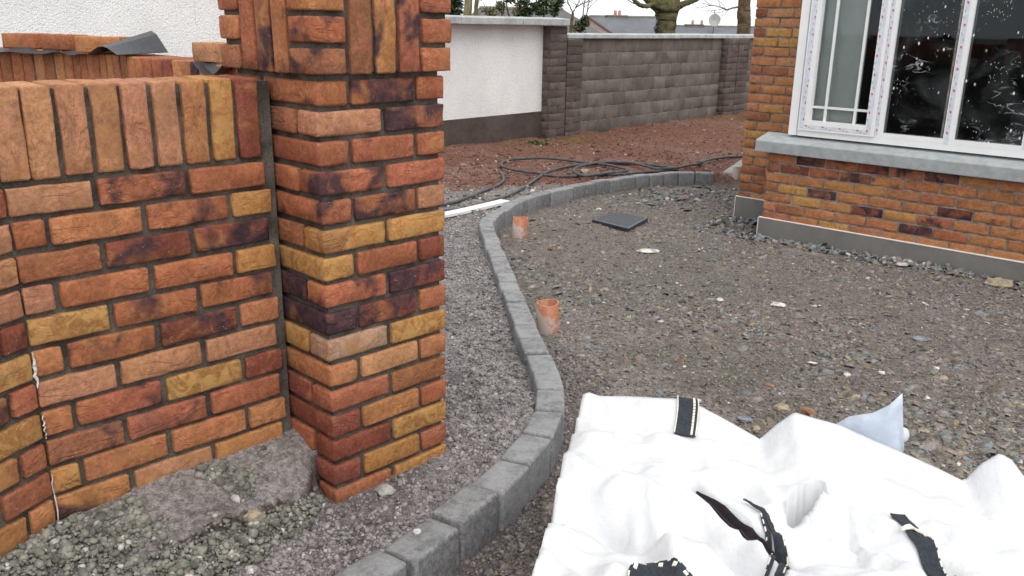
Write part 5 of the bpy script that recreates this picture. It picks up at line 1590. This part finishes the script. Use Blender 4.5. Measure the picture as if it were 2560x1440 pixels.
def build_trees():
    # big mossy tree
    root = empty('tree', (3.17, 19.0, -0.3), 'stout mossy tree trunk forking low above the block wall', 'tree')
    Y = 19.0
    mb = MB()
    P = [(3.15, Y, -0.6), (3.16, Y, 0.3), (3.17, Y, 1.0), (3.165, Y, 1.28), (3.165, Y, 1.5), (3.16, Y, 1.66), (3.15, Y, 1.80), (3.14, Y, 1.92)]
    n = len(P); rad = [0.42, 0.26, 0.212, 0.205, 0.210, 0.242, 0.285, 0.27]
    W_ = wob(P, 0.010, 4)
    rr_ = np.interp(np.linspace(0, n - 1, len(W_)), range(n), rad)
    mb.tube(W_, list(rr_), 16)
    mb.build('trunk', M_BARK_G, root, True)
    for i, (pts, r0, r1) in enumerate([
        ([(3.0, Y, 1.76), (2.86, Y - .05, 1.84), (2.74, Y - .1, 1.93), (2.5, Y - .1, 2.2), (2.2, Y, 2.9), (2.0, Y, 3.6)], 0.13, 0.05),
        ([(2.98, Y - .05, 1.80), (2.82, Y - .15, 1.815), (2.72, Y - .2, 1.785), (2.62, Y - .22, 1.78), (2.50, Y - .25, 1.83), (2.41, Y - .25, 1.92), (2.30, Y - .2, 2.10), (2.1, Y, 2.5)], 0.055, 0.035),
        ([(3.10, Y, 1.85), (3.12, Y, 2.1), (3.05, Y, 2.6), (3.1, Y, 3.8)], 0.17, 0.07),
        ([(3.25, Y, 1.82), (3.33, Y, 2.0), (3.45, Y + .1, 2.6), (3.4, Y + .2, 3.6)], 0.13, 0.06),
        ([(3.36, Y, 1.76), (3.48, Y - .02, 1.835), (3.62, Y - .05, 1.885), (3.8, Y - .05, 1.98), (4.1, Y, 2.3), (4.4, Y, 2.9)], 0.075, 0.035)]):
        mb = MB(); tube_r(mb, pts, r0, r1, i, 0.008, 10); mb.build('limb', M_BARK_G, root, True)
    rr = random.Random(9)
    mb = MB()
    for p, d in (((2.4, Y - .25, 1.92), (-1, -.1, .1)), ((2.3, Y - .2, 2.1), (-1, 0, -.15)), ((2.55, Y - .2, 1.80), (-.8, -.2, .05))):
        twigs(mb, p, d, 0.55, 0.012, 3, rr)
    mb.build('twigs', M_TWIG, root)
    leaves('ivy', M_LEAF_D, root, [(2.93, Y - .15, 1.35, .06, .06, .22), (2.93, Y - .12, 1.68, .05, .05, .12)], 90, 0.035, 3)
    # right-hand trunk by the house
    root = empty('tree', (4.8, 19.0, -0.3), 'straight brown tree trunk beside the house corner, with thin bare branches', 'tree')
    mb = MB()
    P = [(4.80, Y, -0.6), (4.80, Y, 0.6), (4.805, Y, 1.3), (4.80, Y, 1.5), (4.775, Y, 1.66), (4.775, Y, 1.80), (4.76, Y, 2.0), (4.75, Y, 3.5)]
    W_ = wob(P, 0.008, 6); rr_ = np.interp(np.linspace(0, 7, len(W_)), range(8), [0.25, 0.17, 0.140, 0.138, 0.142, 0.128, 0.126, 0.09])
    mb.tube(W_, list(rr_), 14); mb.build('trunk', M_BARK_B, root, True)
    mb = MB(); rr = random.Random(21)
    tube_r(mb, [(4.66, Y, 1.80), (4.5, Y - .05, 1.77), (4.38, Y - .08, 1.74), (4.25, Y - .1, 1.785), (4.05, Y - .1, 1.82), (3.86, Y - .1, 1.86)], 0.020, 0.006, 2, 0.006, 6)
    for p, d in (((4.5, Y - .05, 1.77), (-.7, -.1, -.5)), ((4.38, Y - .08, 1.74), (-.6, 0, .5)), ((4.3, Y - .1, 1.76), (-1, 0, -.15)), ((4.1, Y - .1, 1.81), (-1, 0, .3)), ((4.25, Y - .1, 1.785), (-.5, 0, .7)), ((4.45, Y - .06, 1.75), (-.6, 0, -.9)), ((4.05, Y - .1, 1.82), (-.8, 0, -.2))):
        twigs(mb, p, d, 0.34, 0.006, 2, rr)
    mb.build('branch', M_TWIG, root)
    # pale twin stems and dark conifer mass on the left
    root = empty('conifer', (-1.3, 18.2, -0.3), 'dark dense conifer just right of the pier top, behind pale stems', 'tree')
    mb = MB(); tube_r(mb, [(-1.35, 18.2, -0.5), (-1.35, 18.2, 4)], 0.12, 0.05, 1); mb.build('trunk', M_BARK_B, root, True)
    leaves('foliage', M_LEAF_D, root, [(-1.35, 18.0, 1.6, .30, .30, .6), (-1.60, 18.2, 2.4, .55, .4, .9), (-1.3, 18.1, 2.2, .35, .3, .5), (-1.9, 18.3, 1.6, .7, .4, .7)], 7000, 0.06, 5, 0.3)
    root = empty('tree', (-0.92, 17.0, -0.3), 'pale mossy tree stem left of the laurel', 'tree', 'pale stems beside the pier top')
    mb = MB(); tube_r(mb, [(-0.95, 17, -0.5), (-0.93, 17, 1.0), (-0.925, 17, 1.55), (-0.90, 17, 1.85), (-0.85, 17, 3.2)], 0.095, 0.07, 2, 0.004); mb.build('trunk', M_BARK_Y, root, True)
    root = empty('tree', (-0.77, 17.1, -0.3), 'thinner pale tree stem hard against the first stem\'s right side', 'tree', 'pale stems beside the pier top')
    mb = MB(); tube_r(mb, [(-0.79, 17.1, -0.5), (-0.78, 17.1, 1.0), (-0.77, 17.1, 1.55), (-0.745, 17.1, 1.85), (-0.6, 17.1, 3.0)], 0.045, 0.04, 3, 0.004); mb.build('trunk', M_BARK_Y, root, True)
    # laurel
    root = empty('laurel', (0.2, 17.3, -0.3), 'leafy green laurel bush showing above the white wall\'s coping', 'shrub')
    mb = MB(); rr = random.Random(12)
    for x in (-0.3, 0.0, 0.25, 0.5, 0.75):
        tube_r(mb, [(x, 17.4, -0.4), (x + rr.uniform(-.1, .1), 17.4, 1.2), (x + rr.uniform(-.2, .2), 17.35, 1.8), (x + rr.uniform(-.3, .3), 17.3, 2.8)], 0.022, 0.01, int(x * 100), 0.01, 6)
    mb.build('stems', M_TWIG, root)
    cl = [(-0.10, 17.2, 1.86, .14, .15, .10), (0.12, 17.2, 1.74, .16, .15, .14), (0.20, 17.3, 1.60, .10, .12, .09), (0.38, 17.2, 1.68, .10, .12, .12), (0.55, 17.25, 1.76, .18, .15, .09), (0.72, 17.2, 1.64, .09, .1, .11), (0.30, 17.3, 2.0, .35, .2, .15), (0.78, 17.25, 1.80, .12, .12, .10),
          (0.6, 17.3, 2.3, .4, .3, .35), (-0.1, 17.3, 2.4, .4, .3, .4), (0.05, 17.2, 1.60, .12, .1, .08), (0.48, 17.2, 1.60, .12, .1, .05)]
    leaves('leaves', M_LEAF_L, root, cl, 1150, 0.048, 7)
    leaves('leaves', M_LEAF_D, root, cl, 1000, 0.050, 8)
    root = empty('shrub', (-0.45, 17.0, -0.3), 'olive brown straggly shrub between the pale stems and the laurel', 'shrub')
    mb = MB(); rr = random.Random(31)
    for i in range(7): twigs(mb, (-0.55 + 0.08 * i, 17.0, 1.2), (rr.uniform(-.3, .3), 0, 1), 0.5, 0.009, 2, rr)
    mb.build('twigs', M_BARK_Y, root)
    leaves('leaves', M_LEAF_Y, root, [(-0.45, 17, 1.60, .22, .12, .09), (-0.30, 17, 1.70, .10, .1, .10)], 330, 0.034, 10)
    # thin bare tree and ivy bush
    root = empty('sapling', (1.03, 17.0, -0.3), 'thin bare sapling forking upwards where the two walls meet', 'tree')
    mb = MB(); rr = random.Random(14)
    tube_r(mb, [(1.02, 17, -0.4), (1.03, 17, 1.27), (1.05, 17, 1.5), (1.06, 17, 1.61)], 0.034, 0.022, 4, 0.004, 8)
    mb.build('trunk', M_BARK_B, root, True)
    mb = MB()
    for pts in ([(1.06, 17, 1.60), (1.0, 17, 1.72), (0.94, 17, 1.83), (0.85, 17, 2.2)], [(1.06, 17, 1.60), (1.13, 17, 1.74), (1.17, 17, 1.83), (1.25, 17, 2.3)], [(1.10, 17, 1.69), (1.2, 17, 1.755), (1.29, 17, 1.79), (1.5, 17, 1.95)], [(1.25, 17, 1.5), (1.26, 17, 1.7), (1.28, 17, 1.9), (1.27, 17, 2.2)], [(1.32, 17, 1.45), (1.33, 17, 1.65), (1.36, 17, 1.85), (1.42, 17, 2.1)]):
        tube_r(mb, pts, 0.014, 0.006, len(pts), 0.004, 6)
        for k in range(3):
            p = pts[1 + k % 2]
            twigs(mb, p, (rr.uniform(-1, 1), rr.uniform(-.3, .3), rr.uniform(.1, .8)), 0.3, 0.005, 2, rr)
    mb.build('branch', M_TWIG, root)
    root = empty('ivy_bush', (1.25, 17.1, -0.3), 'small ivy bush right of the bare sapling, behind the pillar', 'shrub')
    leaves('leaves', M_LEAF_D, root, [(1.20, 17.1, 1.36, .14, .12, .10), (1.30, 17.1, 1.48, .10, .1, .10), (1.24, 17.1, 1.0, .3, .2, .35)], 620, 0.034, 15)
    leaves('leaves', M_LEAF_Y, root, [(1.14, 17.05, 1.33, .12, .1, .07), (1.33, 17.05, 1.42, .08, .1, .08)], 120, 0.032, 16)
    mb = MB(); tube_r(mb, [(1.25, 17.1, -0.4), (1.25, 17.1, 1.5)], 0.02, 0.01, 8); mb.build('stems', M_TWIG, root)
    # weeds at the wall foot
    root = empty('weed', (0.33, 12.15, gz(0.33, 12.15)), 'small green weed tuft on the red soil below the pillar', 'weed')
    leaves('leaves', M_LEAF_L, root, [(0.33, 12.15, gz(0.33, 12.15) + 0.03, .16, .12, .03)], 70, 0.03, 18)
build_trees()

# ------------------------------------------------------------------ houses far behind
def far_house(name, label, x0, x1, y, zr, zb, depth, roof, hip_right=False, pitch=1.0, gable_dx=None):
    root = empty(name, ((x0 + x1) / 2, y + depth / 2, -4.0), label, 'house')
    xi0, xi1 = x0 + 0.1, x1 - 0.1
    run = depth / 2
    mb = MB()                                             # walls with gable
    ze = zb
    v = [(xi0, y, -4.5), (xi1, y, -4.5), (xi1, y + depth, -4.5), (xi0, y + depth, -4.5), (xi0, y, ze), (xi1, y, ze), (xi1, y + depth, ze), (xi0, y + depth, ze), (xi0, y + run, zr - 0.05), (xi1, y + run, zr - 0.05)]
    f = [(0, 1, 5, 4), (2, 3, 7, 6), (3, 0, 4, 8, 7), (0, 3, 2, 1)] + ([(1, 2, 6, 5)] if hip_right else [(1, 2, 6, 9, 5)])
    mb.add(v, f)
    wl = mb.build('wall', M_HWALL, root)
    mb = MB(); ov = 0.35
    hx = (x1 - run * 0.95) if hip_right else x1
    a = (x0, y - ov, ze - ov * (zr - ze) / run); b = (x1 + (ov if hip_right else 0), y - ov, a[2]); c = (hx, y + run, zr); d = (x0, y + run, zr)
    e_ = (x0, y + depth + ov, a[2]); g = (b[0], y + depth + ov, a[2])
    th = 0.14
    top = [a, b, c, d, e_, g]
    vs = top + [(p[0], p[1], p[2] - th) for p in top]
    fs = [(0, 1, 2, 3), (3, 2, 5, 4), (9, 8, 7, 6), (10, 11, 8, 9), (0, 6, 7, 1), (3, 9, 6, 0), (4, 10, 9, 3), (5, 11, 10, 4)]
    fs += [(1, 7, 8, 2), (2, 8, 11, 5)]
    if hip_right: fs += [(1, 2, 5)]
    mb.add(vs, fs)
    rf = mb.build('roof', roof, root)
    mb = MB(); mb.tube([d, c], 0.11, 6); mb.build('ridge', M_RIDGE, rf)
    mb = MB(); mb.tube([(x0 - 0.02, a[1], a[2] - 0.05), (x0 - 0.02, d[1], d[2] - 0.05), (x0 - 0.02, e_[1], e_[2] - 0.05)], 0.09, 5); mb.build('barge_board', M_BARGE, rf)
    mb = MB()
    for wx in np.arange(xi0 + 1.2, xi1 - 1.0, 2.4): mb.box((wx, y - 0.03, -2.6), (wx + 1.1, y + 0.05, -1.4))
    mb.build('window', M_ROOMDARK, wl)
    return root, wl, rf
def chimney(rf, x, y, z0, z1, pots, ph):
    mb = MB(); mb.box((x - 0.75, y - 0.3, z0 - 1.0), (x + 0.75, y + 0.3, z1)); mb.box((x - 0.82, y - 0.36, z1 + 0.001), (x + 0.82, y + 0.36, z1 + 0.09))
    ch = mb.build('chimney', M_RIDGE, rf)
    for px in pots:
        mb = MB(); mb.tube([(px, y, z1 + 0.09), (px, y, z1 + 0.09 + ph)], [0.13, 0.10], 8); mb.build('chimney_pot', M_POT, ch)

def build_far_houses():
    # gabled slate house behind the mossy tree: its left gable end turned to us
    root = empty('house', (8.5, 68, -4.0), 'far slate roofed house with two chimney pots, behind the mossy tree', 'house')
    y = 65.0
    gx0, gx1 = 3.2, 5.55
    # gable wall (faces left and towards us) and long roof slope
    rid0, rid1 = (5.47, y + 3.2, 1.98), (10.9, y + 3.6, 1.98)
    ev0, ev1 = (7.55, y - 0.6, 0.45), (13.1, y - 0.2, 0.45)
    bk0 = (3.3, y + 7.0, 0.30); bk1 = (8.7, y + 7.4, 0.30)
    mb = MB()
    th = 0.16
    top = [ev0, ev1, rid1, rid0, bk1, bk0]
    vs = top + [(p[0], p[1], p[2] - th) for p in top]
    mb.add(vs, [(0, 1, 2, 3), (3, 2, 4, 5), (9, 8, 7, 6), (11, 10, 8, 9), (0, 6, 7, 1), (3, 9, 6, 0), (5, 11, 9, 3), (1, 7, 8, 2), (2, 8, 10, 4), (4, 10, 11, 5)])
    rf = mb.build('roof', M_SLATE, root)
    mb = MB(); mb.tube([rid0, rid1], 0.12, 6); mb.build('ridge', M_RIDGE, rf)
    mb = MB()
    w = [(7.30, y - 0.2, -4.5), (12.8, y + 0.2, -4.5), (8.6, y + 7.0, -4.5), (3.45, y + 6.7, -4.5)]
    mb.add([*w, (7.30, y - 0.2, 0.45), (12.8, y + 0.2, 0.45), (8.6, y + 7.0, 0.25), (3.45, y + 6.7, 0.25), (5.55, y + 3.2, 1.86), (10.8, y + 3.6, 1.86)],
           [(0, 1, 5, 4), (1, 2, 6, 9, 5), (2, 3, 7, 6), (3, 0, 4, 8, 7), (3, 2, 1, 0)])
    wl = mb.build('wall', M_HWALL, root)
    mb = MB(); mb.tube([(ev0[0] - .05, ev0[1], ev0[2] - .06), (rid0[0] - .05, rid0[1], rid0[2] - .06), (bk0[0], bk0[1], bk0[2] - .06)], 0.10, 5); mb.build('barge_board', M_BARGE, rf)
    mb = MB(); mb.box((8.3, y - 0.32, -2.0), (9.6, y + 0.3, -0.8)); mb.build('window', M_ROOMDARK, wl)
    chimney(rf, 7.55, y + 3.4, 1.8, 2.02, (7.48, 7.80), 0.34)
    # darker hip roofed house nearer on the left
    root = empty('house', (1.0, 44, -4.0), 'far grey roofed house left of the slate house, partly behind leaves', 'house')
    mb = MB()
    top = [(-4.0, 40.0, 0.3), (4.6, 40.0, 0.6), (2.25, 43.5, 2.07), (-1.8, 43.5, 2.07), (4.6, 47.0, 0.6), (-4.0, 47.0, 0.3)]
    vs = top + [(p[0], p[1], p[2] - 0.14) for p in top]
    mb.add(vs, [(0, 1, 2, 3), (1, 4, 2), (4, 5, 3, 2), (5, 0, 3), (9, 8, 7, 6), (8, 10, 7), (8, 9, 11, 10), (9, 6, 11), (0, 6, 7, 1), (1, 7, 10, 4), (4, 10, 11, 5), (5, 11, 6, 0)])
    rf = mb.build('roof', M_ROOF_G, root)
    mb = MB(); mb.tube([(-1.8, 43.5, 2.07), (2.25, 43.5, 2.07)], 0.10, 6); mb.build('ridge', M_RIDGE, rf)
    mb = MB(); mb.box((-3.6, 40.4, -4.5), (4.2, 46.6, 0.15)); wl = mb.build('wall', M_HWALL, root)
    mb = MB(); mb.box((0.5, 40.37, -2.2), (1.9, 40.5, -1.0)); mb.build('window', M_ROOMDARK, wl)
    # third house on the right
    root, wl, rf = far_house('house', 'farthest low roofed house between the two tree trunks, with a satellite dish', 14.1, 22.5, 76.0, 1.40, 0.2, 7.0, M_SLATE)
    chimney(rf, 15.7, 79.5, 1.3, 1.47, (15.55, 16.35), 0.34)
    dish = empty('satellite_dish', (17.0, 77.5, 1.0), 'round grey satellite dish on a pole above the farthest roof', 'satellite dish')
    mb = MB(); n = 20
    vs = [(17.0, 77.45, 1.92)] + [(17.0 + 0.52 * math.cos(2 * math.pi * k / n), 77.35, 1.92 + 0.52 * math.sin(2 * math.pi * k / n)) for k in range(n)]
    vs += [(17.0, 77.52, 1.92)] + [(p[0], 77.38, p[2]) for p in vs[1:n + 1]]
    mb.add(vs, [(0, 1 + (k + 1) % n, 1 + k) for k in range(n)] + [(n + 1, n + 2 + k, n + 2 + (k + 1) % n) for k in range(n)] + [(1 + k, 1 + (k + 1) % n, n + 2 + (k + 1) % n, n + 2 + k) for k in range(n)])
    mb.build('reflector', M_DISH, dish)
    mb = MB(); mb.tube([(17.0, 77.6, 0.8), (17.0, 77.6, 2.75)], 0.035, 6); mb.build('pole', M_BARGE, dish)
    # hill on the skyline
    xs = np.linspace(-700, 1500, 90); V = []; prof = lambda x: -9 + 15.5 * np.exp(-((x - 420) / 200) ** 2)
    for x in xs:
        for j, f in enumerate((0.0, 0.5, 1.0, 0.0)):
            V.append((x, 780 + 120 * j, -9 + (prof(x) + 9) * f))
    F = [(i * 4 + j, i * 4 + 4 + j, i * 4 + 5 + j, i * 4 + 1 + j) for i in range(len(xs) - 1) for j in range(3)]
    tag(put('hill', np_mesh('hill', np.array(V), np.array(F), [M_HILL], None, True)), kind='structure')
build_far_houses()
